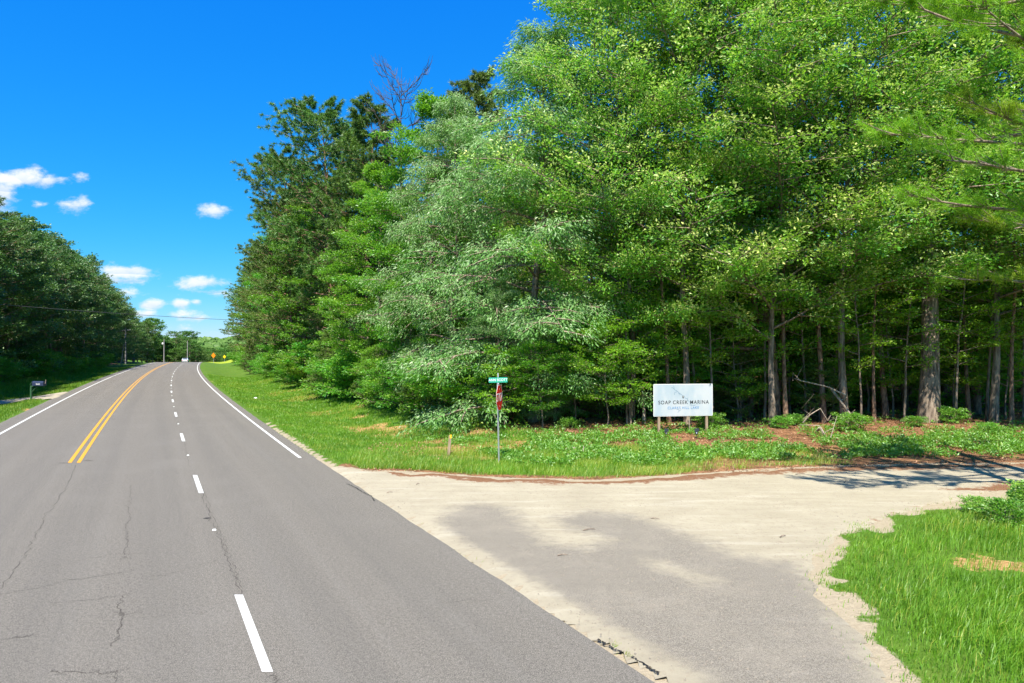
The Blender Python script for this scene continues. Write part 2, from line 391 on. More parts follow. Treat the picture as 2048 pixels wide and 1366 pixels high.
def mat_paint(name, col, wear=.35):
    t = NT(name); p = t.pos(); n = t.noise(55, 4, .7, p); n2 = t.noise(5, 4, .6, p)
    m = t.step(t.math('ADD', n, t.math('MULTIPLY', n2, .35)), .80, .92)
    c = t.mix(t.math('MULTIPLY', m, wear*2), col, (.22,.20,.18)); c = t.mix(t.math('MULTIPLY', n2, .25), c, tuple(x*.75 for x in col))
    return t.pbr(c, .7, .3)
M['white_paint'] = mat_paint('white_road_paint', (.55,.55,.52), .5); M['yellow_paint'] = mat_paint('yellow_road_paint', (.56,.28,.022), .5)
M['crack'] = plain('crack', (.075,.068,.06), .95, .1)
M['tar'] = plain('tar', (.03,.028,.027), .8, .2)
M['marker'] = plain('marker_white', (.85,.87,.82), .35, .5)
M['galv'] = plain('galvanised_steel', (.50,.52,.53), .45, .5, .5, .1, 60)
M['green'] = plain('sign_green', (.02,.34,.22), .4, .5)
M['red'] = plain('sign_red', (.92,.015,.012), .5, .2, 0, .08)
M['sheet_white'] = plain('reflective_white', (.82,.82,.80), .4, .5, 0, .04)
M['alu'] = plain('bare_aluminium', (.55,.56,.57), .4, .5, .7)
M['black'] = plain('black_print', (.012,.012,.014), .5, .3)
M['blue'] = plain('blue_print', (.05,.19,.42), .5, .3)
M['paleblue'] = plain('pale_blue_print', (.17,.25,.32), .5, .3)
M['orange'] = plain('sign_orange', (.90,.24,.01), .45, .4, 0, .06)
M['yellow'] = plain('sign_yellow', (.90,.58,.01), .45, .4, 0, .06)
M['yellowcap'] = plain('yellow_cap', (.80,.45,.02), .5, .4)
M['dark'] = plain('dark_plastic', (.03,.035,.05), .4, .5)
M['boxblue'] = plain('mailbox_steel', (.04,.055,.11), .3, .6, .3)
M['postgreen'] = plain('green_post', (.03,.09,.04), .6, .3)
M['carpaint'] = plain('silver_car_paint', (.60,.63,.66), .25, .6, .3, .03)
M['glass'] = plain('dark_glass', (.03,.04,.05), .08, .8)
M['rubber'] = plain('rubber', (.02,.02,.02), .8, .2)
M['redlamp'] = plain('red_lamp', (.5,.01,.01), .3, .5)
M['wire'] = plain('wire', (.06,.06,.06), .5, .4)
M['stone'] = plain('pale_stone', (.25,.215,.17), .9, .2, 0, .3, 8)
t = NT('sign_board'); p_ = t.objc(); n_ = t.noise(1.4, 3, .5, t.map(p_, (1, 1, .5)))
M['board'] = t.pbr(t.mix(t.step(n_, .35, .65), (.33,.40,.45), (.44,.47,.49)), .5, .3)

# ------------------------------------------------------------------ plant builders
def unit(a): return a/(np.linalg.norm(a, axis=-1, keepdims=True)+1e-9)
def leaves(C, axis, rng, L, W, per, spread, droop=.0, up=.75, tipf=.25, fold=.22, shade=None):
    """C (n,3) cluster centres, axis (n,3) shoot direction. Folded four-sided leaf blades round every centre."""
    n = len(C); k = per
    Cr = np.repeat(C, k, 0); Ar = np.repeat(axis, k, 0)
    off = rng.normal(size=(n*k, 3)); off = unit(off)*(rng.random((n*k, 1))**.45)
    sp = np.array(spread)
    off = off*sp
    P = Cr + off
    d = unit(off*[1, 1, .3] + Ar*.7*sp[0] + rng.normal(size=off.shape)*.45*sp[0])
    d[:, 2] -= droop; d = unit(d)
    nrm = unit(np.array([0, 0, up]) + rng.normal(size=off.shape)*.55 + unit(off)*.35)
    side = unit(np.cross(nrm, d)); nn = unit(np.cross(d, side))
    l = (L*(.45+.95*rng.random((n*k, 1))**1.3)); w = l*(W/L)*.5
    tip = P + d*l; mid = P + d*l*.45
    a = mid + side*w + nn*w*fold*2; b = mid - side*w + nn*w*fold*2
    V = np.stack([P, a, tip, b], 1).reshape(-1, 3)
    F = np.arange(n*k*4).reshape(-1, 4)
    ct = np.repeat(rng.random(n), k)
    v = np.clip(.5*rng.random(n*k) + .5*ct, 0, 1)
    r = np.linalg.norm(off/sp, axis=1)
    q_ = np.repeat(rng.random(n), k)
    t = sstep(-.35, .4, off[:, 2]/sp[2]+.25*rng.normal(size=n*k))*sstep(.2, .6, r)*np.clip((tipf-q_)*3+.12, 0, 1)*(.3+.7*rng.random(n*k))  # sunlit upper side painted into each clump's colour, mixed with pale young shoots
    return V, F, v, t
def needles(C, axis, rng, L, W, per, tipf=.15):
    n = len(C); k = per
    P = np.repeat(C, k, 0) + rng.normal(size=(n*k, 3))*.02; A = np.repeat(unit(axis), k, 0)
    d = unit(A*rng.uniform(-.1, 1.1, (n*k, 1)) + unit(rng.normal(size=(n*k, 3)))*.95)
    P = P + A*rng.uniform(-.18, .12, (n*k, 1))
    s = unit(np.cross(d, rng.normal(size=d.shape))); l = L*(.65+.5*rng.random((n*k, 1)))
    tip = P + d*l; tip[:, 2] -= l[:, 0]*.12
    V = np.stack([P - s*W/2, P + s*W/2, tip], 1).reshape(-1, 3); F = np.arange(n*k*3).reshape(-1, 3)
    ct = np.repeat(rng.random(n), k); v = np.clip(.45*rng.random(n*k)+.55*ct, 0, 1)
    t = (rng.random(n*k) < tipf)*rng.random(n*k)*(ct)
    return V, F, v, t

def skeleton(rng, H, R, h0, nl, ns, profile, rise=(.2, .9), droop=0., lean=.0, trunk_r=.2, curve=.25, tw=3, top=.94, one_side=None):
    """trunk, limbs and side branches; returns the tubes and the foliage points (centre, direction)"""
    tz = np.linspace(0, 1, 9)
    wob = np.cumsum(rng.normal(size=(9, 2))*.012*H/2, 0); wob -= wob[0]
    ld = rng.uniform(0, 6.28); T = np.column_stack([wob[:, 0] + lean*H*tz**1.5*math.cos(ld), wob[:, 1] + lean*H*tz**1.5*math.sin(ld), tz*H*top])
    TR = trunk_r*(1-tz*.93)**.9; TR[0] *= 1.35; TR = np.maximum(TR, .02)
    T[0, 2] = -.35
    lines = [(T, TR)]; C, A = [], []
    at = lambda z: np.array([np.interp(z, T[:, 2], T[:, 0]), np.interp(z, T[:, 2], T[:, 1]), z])
    for i in range(nl):
        u = (i+rng.random()*.8)/nl; z = h0 + (H*top-h0)*u**.92
        az = i*2.39996 + rng.normal()*.3
        r = R*profile(u)*rng.uniform(.72, 1.15)
        if one_side is not None: r *= 1 + .35*math.cos(az-one_side)
        up = rng.uniform(*rise)*r*(.6+.6*u)
        p0 = at(z); dirh = np.array([math.cos(az), math.sin(az), 0])
        q = np.linspace(0, 1, 6)[:, None]
        L = p0 + dirh*r*q + np.array([0, 0, 1])*(up*q**(1.0) - droop*r*q**2.2) + np.cumsum(rng.normal(size=(6, 3)), 0)*.035*r*q
        br = min(.42*np.interp(z, T[:, 2], TR)+.012, .03+.018*r)
        lines.append((L, np.linspace(br, .008, 6)))
        m = max(2, int(ns*(.5+.6*r/R)))
        for j in range(m):
            qq = .25 + .75*(j+rng.random())/m
            b0 = np.array([np.interp(qq, q[:, 0], L[:, k]) for k in range(3)])
            a2 = az + (1 if j % 2 else -1)*rng.uniform(.5, 1.25); l2 = r*(.22+.3*(1-qq))*rng.uniform(.7, 1.2)+.25
            d2 = np.array([math.cos(a2), math.sin(a2), rng.uniform(-.1, .5)-droop*.8])
            q3 = np.linspace(0, 1, 4)[:, None]
            B = b0 + d2*l2*q3 + np.array([0, 0, -droop*.5*l2])*q3**2
            lines.append((B, np.linspace(br*.45+.004, .005, 4)))
            for w in range(tw):
                f = (w+.6+.5*rng.random())/tw
                c = b0 + d2*l2*f + rng.normal(size=3)*.12*(.4+l2*.25); c[2] -= droop*.5*l2*f*f
                C.append(c); A.append(d2)
        C.append(L[-1]); A.append(dirh + [0, 0, .3]); C.append(L[-2]); A.append(dirh + [0, 0, .3])
    C.append(T[-1]); A.append(np.array([0, 0, 1.])); C.append(T[-1]-[0, 0, .5]); A.append(np.array([0, 0, 1.]))
    return lines, np.array(C), unit(np.array(A, float))

class Kind: pass
KINDS = {}
def kind(key, name, cat, seed, barkm, leafm, foliage, sides=5, **sk):
    rng = np.random.default_rng(seed); k = Kind(); k.name, k.cat = name, cat
    lines, C, A = skeleton(rng, **sk)
    V, F = tubes_np([(lines[0][0], lines[0][1])], 9); k.trunk = mesh_np('trunk', V, F, M[barkm], smooth=True)
    keep = [l for l in lines[1:]]
    V, F = tubes_np(keep, sides if sides < 5 else 4); k.limb = mesh_np('branches', V, F, M[barkm], smooth=True)
    typ, args = foliage
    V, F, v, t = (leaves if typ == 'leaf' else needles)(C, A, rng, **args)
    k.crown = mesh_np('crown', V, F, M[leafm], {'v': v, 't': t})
    k.nc = len(C); k.H = sk['H']; k.n = len(F); KINDS[key] = k
    return k
NTRI = [0]
def plant(key, x, y, H=None, rz=None, label=None, group=None, z=None, wide=1.0, name=None, cat=None, trunk=True, tilt=0.0):
    k = KINDS[key]; s = (H or k.H)/k.H
    rz = random.uniform(0, 6.28) if rz is None else rz
    e = empty(name or k.name, (x, y, hz(x, y)-.05 if z is None else z), rz)
    if tilt: e.rotation_euler = (tilt, 0, rz)
    e.scale = (s*wide, s*wide, s)
    tag(e, label, cat or k.cat, group)
    if trunk: obj('trunk', k.trunk, e); obj('branches', k.limb, e)
    obj('crown', k.crown, e)
    return e

edge_p = lambda u: min(1, .62+u*1.6)*max(.12, 1-u**2.2)**.7          # widest low: tree at the wood's edge
dome_p = lambda u: max(.15, math.sin(math.pi*min(1, (.18+.82*u))))**.75
pine_p = lambda u: max(.12, (1-u*.92)**.7*min(1, .5+u*1.7))
cone_p = lambda u: max(.06, 1-u)**.8
column_p = lambda u: max(.2, 1-u**3)**.6*min(1, .7+u)

# oaks with yellow-green shoots (right foreground)
kind('oakA', 'oak_tree', 'tree', 1, 'bark', 'oak', ('leaf', dict(L=.15, W=.075, per=56, spread=(.46,.46,.38), tipf=.85, droop=.1)),
     H=23, R=6.2, h0=4.4, nl=58, ns=10, profile=dome_p, rise=(.2,1.15), trunk_r=.14, lean=.05)
kind('oakB', 'oak_tree', 'tree', 2, 'bark', 'oak', ('leaf', dict(L=.145, W=.072, per=56, spread=(.45,.45,.38), tipf=.85, droop=.1)),
     H=21, R=6.0, h0=3.6, nl=56, ns=10, profile=edge_p, rise=(.1,1.0), trunk_r=.13, lean=.08)
kind('silver', 'silver_leaved_tree', 'tree', 3, 'bark', 'silver', ('leaf', dict(L=.18, W=.055, per=54, spread=(.42,.42,.48), tipf=.9, droop=.75, up=.6)),
     H=21.5, R=5.2, h0=.9, nl=70, ns=9, profile=lambda u: max(.12, 1-u**2.6)**.75*min(1, .75+u), rise=(.15,.7), droop=.35, trunk_r=.22)
kind('maple', 'sweetgum_tree', 'tree', 4, 'bark', 'maple', ('leaf', dict(L=.19, W=.12, per=44, spread=(.55,.55,.26), tipf=.35, droop=.05, up=1.0)),
     H=22, R=5.2, h0=.6, nl=58, ns=8, profile=edge_p, rise=(.0,.6), trunk_r=.2)
kind('mapleB', 'sweetgum_tree', 'tree', 5, 'bark', 'maple', ('leaf', dict(L=.18, W=.12, per=40, spread=(.5,.5,.24), tipf=.3, up=1.0)),
     H=18, R=4.4, h0=.5, nl=50, ns=7, profile=cone_p, rise=(.1,.8), trunk_r=.16)
kind('pineA', 'pine_tree', 'tree', 6, 'pinebark', 'pine', ('needle', dict(L=.40, W=.055, per=32, tipf=.35)),
     H=28, R=5.2, h0=10, nl=54, ns=12, profile=pine_p, rise=(.3,1.0), trunk_r=.24, tw=4, lean=.03)
kind('pineB', 'pine_tree', 'tree', 7, 'pinebark', 'pine', ('needle', dict(L=.40, W=.055, per=32, tipf=.35)),
     H=27, R=6.0, h0=8, nl=56, ns=12, profile=dome_p, rise=(.2,1.2), trunk_r=.25, tw=4, lean=.05)
kind('pinefull', 'pine_tree', 'tree', 8, 'pinebark', 'pine', ('needle', dict(L=.36, W=.045, per=26, tipf=.35)),
     H=24, R=5.4, h0=1.0, nl=66, ns=8, profile=edge_p, rise=(.0,.6), trunk_r=.22, tw=4)
kind('cedar', 'cedar_tree', 'tree', 9, 'bark', 'cedar', ('needle', dict(L=.22, W=.035, per=34, tipf=.2)),
     H=9, R=2.3, h0=.3, nl=54, ns=6, profile=cone_p, rise=(.3,1.1), trunk_r=.1, tw=3)
kind('midA', 'slender_tree', 'tree', 10, 'pinebark', 'understory', ('leaf', dict(L=.2, W=.11, per=15, spread=(.6,.6,.25), tipf=.4)),
     H=21, R=3.6, h0=8, nl=30, ns=6, profile=dome_p, rise=(.1,.8), trunk_r=.13, tw=2, lean=.03)
kind('midB', 'slender_tree', 'tree', 11, 'bark', 'understory', ('leaf', dict(L=.2, W=.11, per=17, spread=(.5,.5,.22), tipf=.3)),
     H=16, R=3.0, h0=3.5, nl=30, ns=5, profile=dome_p, rise=(.1,.6), trunk_r=.085, tw=2, lean=.07)
kind('midpine', 'pine_tree', 'tree', 12, 'pinebark', 'pine', ('needle', dict(L=.32, W=.035, per=12, tipf=.2)),
     H=24, R=3.4, h0=13, nl=26, ns=6, profile=pine_p, rise=(.3,.9), trunk_r=.17, tw=3, lean=.02)
kind('understory', 'understory_tree', 'tree', 42, 'bark', 'understory', ('leaf', dict(L=.16, W=.09, per=26, spread=(.42,.42,.18), tipf=.4)),
     H=9, R=2.6, h0=1.6, nl=34, ns=6, profile=dome_p, rise=(.1,.7), trunk_r=.065, tw=2, lean=.08)
kind('sapling', 'sapling', 'young tree', 13, 'bark', 'understory', ('leaf', dict(L=.15, W=.085, per=26, spread=(.3,.3,.14), tipf=.4)),
     H=5.0, R=1.5, h0=.8, nl=22, ns=4, profile=dome_p, rise=(.1,.6), trunk_r=.035, tw=2, lean=.05)
kind('saplingB', 'sapling', 'young tree', 14, 'bark', 'maple', ('leaf', dict(L=.16, W=.1, per=26, spread=(.34,.34,.12), tipf=.25, up=1.1)),
     H=3.6, R=1.5, h0=.3, nl=20, ns=4, profile=edge_p, rise=(.0,.5), trunk_r=.03, tw=2, lean=.06)
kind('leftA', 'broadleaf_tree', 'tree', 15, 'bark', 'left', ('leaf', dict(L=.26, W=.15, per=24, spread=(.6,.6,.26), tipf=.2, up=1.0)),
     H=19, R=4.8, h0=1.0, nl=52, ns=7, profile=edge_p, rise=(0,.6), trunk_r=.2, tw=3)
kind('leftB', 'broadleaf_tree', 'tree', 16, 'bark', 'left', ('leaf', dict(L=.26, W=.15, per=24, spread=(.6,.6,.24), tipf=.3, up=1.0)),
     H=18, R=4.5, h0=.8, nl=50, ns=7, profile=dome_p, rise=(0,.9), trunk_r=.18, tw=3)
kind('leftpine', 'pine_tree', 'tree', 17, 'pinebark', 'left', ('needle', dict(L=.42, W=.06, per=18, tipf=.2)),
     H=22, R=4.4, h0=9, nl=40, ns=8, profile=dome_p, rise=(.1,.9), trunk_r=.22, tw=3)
kind('shrub', 'shrub', 'shrub', 18, 'bark', 'weed', ('leaf', dict(L=.13, W=.08, per=24, spread=(.26,.26,.16), tipf=.3)),
     H=1.5, R=1.1, h0=.05, nl=18, ns=4, profile=edge_p, rise=(.2,.9), trunk_r=.02, tw=2)
kind('shrubB', 'shrub', 'shrub', 19, 'bark', 'maple', ('leaf', dict(L=.16, W=.09, per=26, spread=(.34,.34,.2), tipf=.3)),
     H=3.0, R=2.0, h0=.1, nl=28, ns=5, profile=dome_p, rise=(.2,1.0), trunk_r=.03, tw=2)
kind('farT', 'distant_tree', 'tree', 20, 'bark', 'far', ('leaf', dict(L=.5, W=.34, per=14, spread=(.8,.8,.4), tipf=.3, up=.9)),
     H=14, R=4.6, h0=1.5, nl=26, ns=5, profile=dome_p, rise=(.1,.9), trunk_r=.2, tw=2)
kind('farpine', 'distant_pine_tree', 'tree', 21, 'pinebark', 'left', ('leaf', dict(L=.5, W=.2, per=14, spread=(.7,.7,.3), tipf=.2, up=.9)),
     H=13, R=3.2, h0=6.5, nl=14, ns=4, profile=dome_p, rise=(.1,.9), trunk_r=.22, tw=2)
# bare dead top
rng = np.random.default_rng(30); lines, C, A = skeleton(rng, H=27, R=3.4, h0=15, nl=16, ns=6, profile=lambda u: max(.2, 1-.5*u), rise=(.9,1.6), trunk_r=.2)
tw_ = []
for c, a in zip(C, A): tw_.append((np.array([c-a*.2, c+a*.35+[0, 0, .25], c+a*.6+[0, 0, .7]]), np.array([.022, .016, .010])))
k = Kind(); k.name, k.cat, k.H = 'bare_tree', 'tree', 27
V, F = tubes_np([lines[0]], 8); k.trunk = mesh_np('trunk', V, F, M['snag'], smooth=True)
V, F = tubes_np([(p, r*1.3+.008) for p, r in lines[1:]], 4); k.limb = mesh_np('branches', V, F, M['snag'], smooth=True)
V, F = tubes_np(tw_, 3); k.crown = mesh_np('twigs', V, F, M['snag']); KINDS['bare'] = k

# ------------------------------------------------------------------ ground sheet
def axis_vals(segs):
    out = [segs[0][0]]
    for a, b, st in segs:
        n = max(1, int(round((b-a)/st))); out += list(np.linspace(a, b, n+1)[1:])
    return np.array(out)
gx = axis_vals([(-2600,-900,90),(-900,-260,16),(-260,-130,4),(-130,-60,1.2),(-60,-12,.6),(-12,22,.32),(22,60,1.2),(60,200,6),(200,900,50),(900,2600,150)])
gy = axis_vals([(-120,-10,8),(-10,4,1.0),(4,40,.32),(40,80,.8),(80,280,1.6),(280,600,12),(600,2000,40),(2000,4200,120)])
GX, GY = np.meshgrid(gx, gy); Z = hgt(GX, GY)
s_ = road_s(GX, GY); ap = poly_sd(GX, GY, APRON_A)
forest = np.where(s_ > 0, sstep(13.2, 15.0, s_ + (fbm(GX, GY, 3, 4)-.5)*3), 0)*sstep(27.5, 30.5, GY + (fbm(GX, GY, 2.5, 6)-.5)*3 + .0*GX)
forest = np.maximum(forest, sstep(-1, 3, GX-4)*sstep(25.4, 27.5, GY + (fbm(GX, GY, 2.0, 8)-.5)*3.5)*.75)
forestL = sstep(13.5, 16, -s_ + (fbm(GX, GY, 3, 5)-.5)*2)*(GY < 300)
litter = np.clip(np.maximum(forest, forestL), 0, 1)*(GY < 420)
rim = (1-sstep(.25, 1.0, np.abs(ap-.2)))*(GY > 20.5)*(GX > -6)*(GX < 40)
litter = np.maximum(litter, rim*.85)
litter = np.maximum(litter, (ap < 2.6)*(ap > 0)*(GY > 21)*sstep(4.5, 6.5, GX)*.62)
apn = ap + (fbm(GX, GY, .8, 43, 3)-.5)*1.5*sstep(5.2, 6.2, s_)*(GY < 21)
sand = np.maximum((1-sstep(.1, .5, apn))*.8, (1-sstep(.1, .55, np.abs(s_-4.3)))*(GY < 38)*(GY > 20)*.62)
sand = np.maximum(sand, (1-sstep(.2, .9, np.hypot((GX-3.9)/1.0, (GY-6.9)/.9)))*.7)
dpx = [(1975,1128,1.2,.7),(1790,985,2.4,.5),(1345,868,1.3,.8),(1140,905,1.2,.6),(900,905,2.2,1.0),(960,885,1.6,.9),(790,850,1.8,1.3),(580,790,2.5,1.2),(470,762,3,1.5),(620,760,3.5,2.5),(1050,900,1.5,.8),(1500,900,2.0,.7),(1260,890,1.4,.6),(70,818,1.6,1.1)]
dirt = np.zeros_like(GX)
for px, py, a, b in dpx:
    cx, cy = gpx(px, py); dirt = np.maximum(dirt, (1-sstep(.4, 1.3, np.hypot((GX-cx)/a, (GY-cy)/b)+(fbm(GX, GY, .7, 45)-.5)*1.6))*.7)
dirt = np.maximum(dirt, (fbm(GX, GY, 2.2, 31) > .54)*.7*(s_ > 5)*(GY > 20)*(GY < 90)*sstep(7.0, 9.5, s_))
mead = np.exp(-(((GX+96)/14)**2 + ((GY-243)/19)**2)); mead = np.where(mead > .25, .9, mead)*(s_ > 4.6)
V = np.stack([GX, GY, Z], -1).reshape(-1, 3)
ny, nx = GX.shape; i = np.arange(ny-1)[:, None]*nx + np.arange(nx-1)[None, :]
F = np.stack([i, i+1, i+nx+1, i+nx], -1).reshape(-1, 4)
g = obj('ground', mesh_np('ground', V, F, M['ground'], pattr=dict(litter=litter.ravel(), sand=sand.ravel(), dirt=dirt.ravel(), meadow=mead.ravel()), smooth=True))
tag(g, kind='structure')

# ------------------------------------------------------------------ highway
road = empty('road', (0, 0, 0)); tag(road, kind='structure')
ys = axis_vals([(-30,4,1.5),(4,60,.35),(60,210,1.5),(210,330,5)])
ss_ = np.array([-8.55,-8.3,-7.6,-6,-5,-3.6,-2,0,1.8,3.4,3.9,4.15])
SL = -0.54242 + 5.95e-4*ys; NN = np.sqrt(1+SL*SL); ARC = np.concatenate([[0], np.cumsum(np.hypot(np.diff(dash_x(ys)), np.diff(ys)))])
def strip(name, s0f, s1f, y0, y1, dz, mat, parent, nseg=None, thick=0.0):
    yy_ = ys[(ys > y0) & (ys < y1)]; yy_ = np.concatenate([[y0], yy_, [y1]])
    n = np.sqrt(1+(-0.54242+5.95e-4*yy_)**2)
    a0 = dash_x(yy_) + np.array([s0f(y) for y in yy_])*n; a1 = dash_x(yy_) + np.array([s1f(y) for y in yy_])*n
    z = drop(yy_)+dz
    V = np.vstack([np.column_stack([a0, yy_, z]), np.column_stack([a1, yy_, z])]); m = len(yy_)
    i = np.arange(m-1); F = np.stack([i, i+m, i+m+1, i+1], -1)
    return obj(name, mesh_np(name, V, F, mat), parent)
rough = fbm(ys*3, ys*0, 1.3, 77)-.5; rough2 = fbm(ys*3, ys*0+9, 1.1, 78)-.5
cols = []
for s in ss_:
    jig = rough*.09 if s == 4.15 else (rough2*.10 if s == -8.55 else 0)
    cols.append(dash_x(ys) + (s + jig)*NN)
RX = np.array(cols).T; RY = np.repeat(ys[:, None], len(ss_), 1); RZ = np.repeat(drop(ys)[:, None], len(ss_), 1)
V = np.stack([RX, RY, RZ], -1).reshape(-1, 3); ny, nx = RX.shape
i = np.arange(ny-1)[:, None]*nx + np.arange(nx-1)[None, :]; F = np.stack([i, i+1, i+nx+1, i+nx], -1).reshape(-1, 4)
UV = np.stack([np.repeat(ss_[None, :], ny, 0), np.repeat(ARC[:, None], nx, 1)], -1).reshape(-1, 2)
# edge skirts
b0 = len(V); E1 = V.reshape(ny, nx, 3)[:, -1].copy(); E1[:, 2] -= .12; E0 = V.reshape(ny, nx, 3)[:, 0].copy(); E0[:, 2] -= .12
V2 = np.vstack([V, E1, E0]); j = np.arange(ny-1)
Fe = np.stack([j*nx+nx-1, b0+j, b0+j+1, (j+1)*nx+nx-1], -1); Ff = np.stack([j*nx, (j+1)*nx, b0+ny+j+1, b0+ny+j], -1)
UV2 = np.vstack([UV, UV.reshape(ny, nx, 2)[:, -1], UV.reshape(ny, nx, 2)[:, 0]])
obj('asphalt_surface', mesh_np('asphalt_surface', V2, np.vstack([F, Fe, Ff]), M['asphalt'], uv=UV2), road)
def C_(v): return lambda y: v
strip('edge_line', C_(3.60), C_(3.72), 25.4, 320, .005, M['white_paint'], road)
strip('edge_line', C_(-7.68), C_(-7.55), -20, 320, .005, M['white_paint'], road)
for a in (-3.86, -3.58): strip('centre_line', C_(a), C_(a+.12), 24.3, 320, .005, M['yellow_paint'], road)
# lane dashes 3 m long, every 12.2 m along the line
arc_of = lambda y: np.interp(y, ys, ARC); y_of = lambda a: np.interp(a, ARC, ys)
d0 = arc_of(8.66)
for n in range(-2, 24):
    a = d0 + n*12.0
    if a < 1 or a > ARC[-1]-4: continue
    strip('lane_dash', C_(-.055), C_(.07), float(y_of(a)), float(y_of(a+3.05)), .005, M['white_paint'], road)
    # reflector between two dashes
    mk_y = float(y_of(a+7.6)); 
    if 8 < mk_y < 170:
        x = float(road_pt(0, mk_y)); V_, F_ = box_np(-.06, .06, -.05, .05, 0, .02); V_[4:, :2] *= .6
        o = obj('road_reflector', mesh_np('road_reflector', V_*[.7, .7, 1], F_, M['marker']), road, (x, mk_y, drop(mk_y)+.002)); o.rotation_euler = (0, 0, rad(28))
def blob(name, x, y, rx, ry, mat, parent, n=14, z=.006, seed=0):
    r = random.Random(seed+int(x*100)); P = []
    for i in range(n):
        a = i/n*6.283; q = r.uniform(.7, 1.1); P.append((x+math.cos(a)*rx*q, y+math.sin(a)*ry*q, z))
    return obj(name, mesh_np(name, P, [np.array([list(range(n))])], mat), parent)
for px, py in [(415,1036)]:
    x, y = gpx(px, py); blob('pothole_patch', x, y, .085, .07, M['tar'], road)
for (px, py, side) in [(128,926,-1),(178,921,1),(197,838,-1),(228,838,1),(227,802,-1),(251,802,1),(247,782,-1),(268,781,1)]:
    x, y = gpx(px, py); blob('pavement_scar', x, y, .22, .05, M['crack'], road)
# cracks traced on the pavement
CR = [([(153,930),(140,965),(118,1000),(90,1035),(85,1055),(62,1090),(55,1110),(20,1155),(0,1182),(-40,1230)],.022),
      ([(262,970),(265,985),(258,1010),(262,1035),(252,1060),(256,1085),(250,1110)],.020),
      ([(246,1190),(242,1215),(248,1240),(240,1262),(228,1290)],.026),([(231,1340),(229,1366),(228,1390)],.02),
      ([(398,965),(412,1005),(425,1040),(434,1058),(440,1078),(452,1105),(460,1130),(476,1160),(480,1190)],.022),
      ([(405,975),(420,1010),(436,1050),(447,1078),(462,1115),(474,1140),(479,1175)],.016),
      ([(545,1345),(556,1362),(566,1380)],.03),([(365,868),(375,910),(382,935)],.014),([(350,832),(356,855)],.012),
      ([(0,1187),(60,1178),(140,1160),(240,1145),(270,1138)],.016),([(290,1152),(330,1150),(380,1135),(440,1118)],.012),
      ([(80,1135),(150,1122),(230,1108),(300,1105)],.012),([(100,1205),(180,1198),(245,1190),(290,1178)],.014),
      ([(100,1342),(150,1340),(215,1344),(255,1335)],.016),([(225,1222),(255,1228),(290,1220)],.012),([(90,1038),(150,1032),(230,1025)],.010),
      ([(0,1280),(40,1272),(70,1268)],.014),([(240,1118),(254,1112),(262,1118)],.014),([(870,1205),(930,1200),(990,1198)],.009),([(310,1232),(380,1226),(420,1222)],.008)]
for pts, w in CR:
    P = np.array([gpx(*p) for p in pts]); 
    t_ = np.linspace(0, len(P)-1, (len(P)-1)*9+1); Q = np.column_stack([np.interp(t_, range(len(P)), P[:, k]) for k in (0, 1)])
    r_ = np.random.default_rng(int(abs(P[0, 0]*1000))); Q += r_.normal(size=Q.shape)*.026
    T_ = unit(np.gradient(Q, axis=0)); Nn = np.column_stack([-T_[:, 1], T_[:, 0]]); ww = w*.68*(.25+r_.random(len(Q)))[:, None]
    V = np.vstack([np.column_stack([Q+Nn*ww*.5, np.full(len(Q), .004)]), np.column_stack([Q-Nn*ww*.5, np.full(len(Q), .004)])]); m = len(Q); i = np.arange(m-1)
    obj('crack', mesh_np('crack', V, np.stack([i, i+1, i+m+1, i+m], -1), M['crack']), road)
# broken tar edge beside the apron
for pts in ([(695,968),(712,975),(728,985),(742,992),(750,1002)],[(1195,1278),(1212,1288),(1240,1302)],[(1262,1312),(1285,1325),(1300,1337),(1318,1345)]):
    P = np.array([gpx(*p) for p in pts]); t_ = np.linspace(0, len(P)-1, 40); Q = np.column_stack([np.interp(t_, range(len(P)), P[:, k]) for k in (0, 1)])
    r_ = np.random.default_rng(len(pts)); Q += r_.normal(size=Q.shape)*.015; T_ = unit(np.gradient(Q, axis=0)); Nn = np.column_stack([-T_[:, 1], T_[:, 0]]); ww = (.008+.028*r_.random(40))[:, None]
    V = np.vstack([np.column_stack([Q+Nn*ww*.5, np.full(40, .014)]), np.column_stack([Q-Nn*ww*.5, np.full(40, .014)])]); i = np.arange(39)
    obj('broken_edge', mesh_np('broken_edge', V, np.stack([i, i+1, i+41, i+40], -1), M['tar']), road)

# ------------------------------------------------------------------ gravel side road
ax = np.arange(-9, 60, .14); ay = np.arange(2.5, 28.5, .14); AX, AY = np.meshgrid(ax, ay)
sdv = poly_sd(AX, AY, APRON_A) + (fbm(AX, AY, .9, 41, 4)-.5)*.75*sstep(5.3, 6.2, road_s(AX, AY))
sdv = np.where(road_s(AX, AY) < 4.10, 1, sdv)
ins = sdv < 0
old = [gpx(*p) for p in [(850,1062),(905,1015),(950,1006),(1020,1015),(1060,1050),(1100,1085),(1160,1095),(1210,1078),(1130,1060),(1105,1036),(1180,1022),(1270,1030),(1400,1075),(1480,1110),(1590,1125),(1645,1165),(1700,1260),(1770,1366)]] + [(4.6,5),(2.9,5.5)] + [gpx(1400,1366),gpx(1000,1150)]
chip = 1-sstep(-1.1, 1.0, poly_sd(AX, AY, np.array(old)))
streak = np.array([gpx(*p) for p in [(1290,1118),(1330,1125),(1440,1160),(1400,1170),(1310,1138)]]); chip *= .45+.55*sstep(-.3, .6, poly_sd(AX, AY, streak))
edge = 1-sstep(.2, .7, road_s(AX, AY)-4.15); chip *= (1-.55*edge)
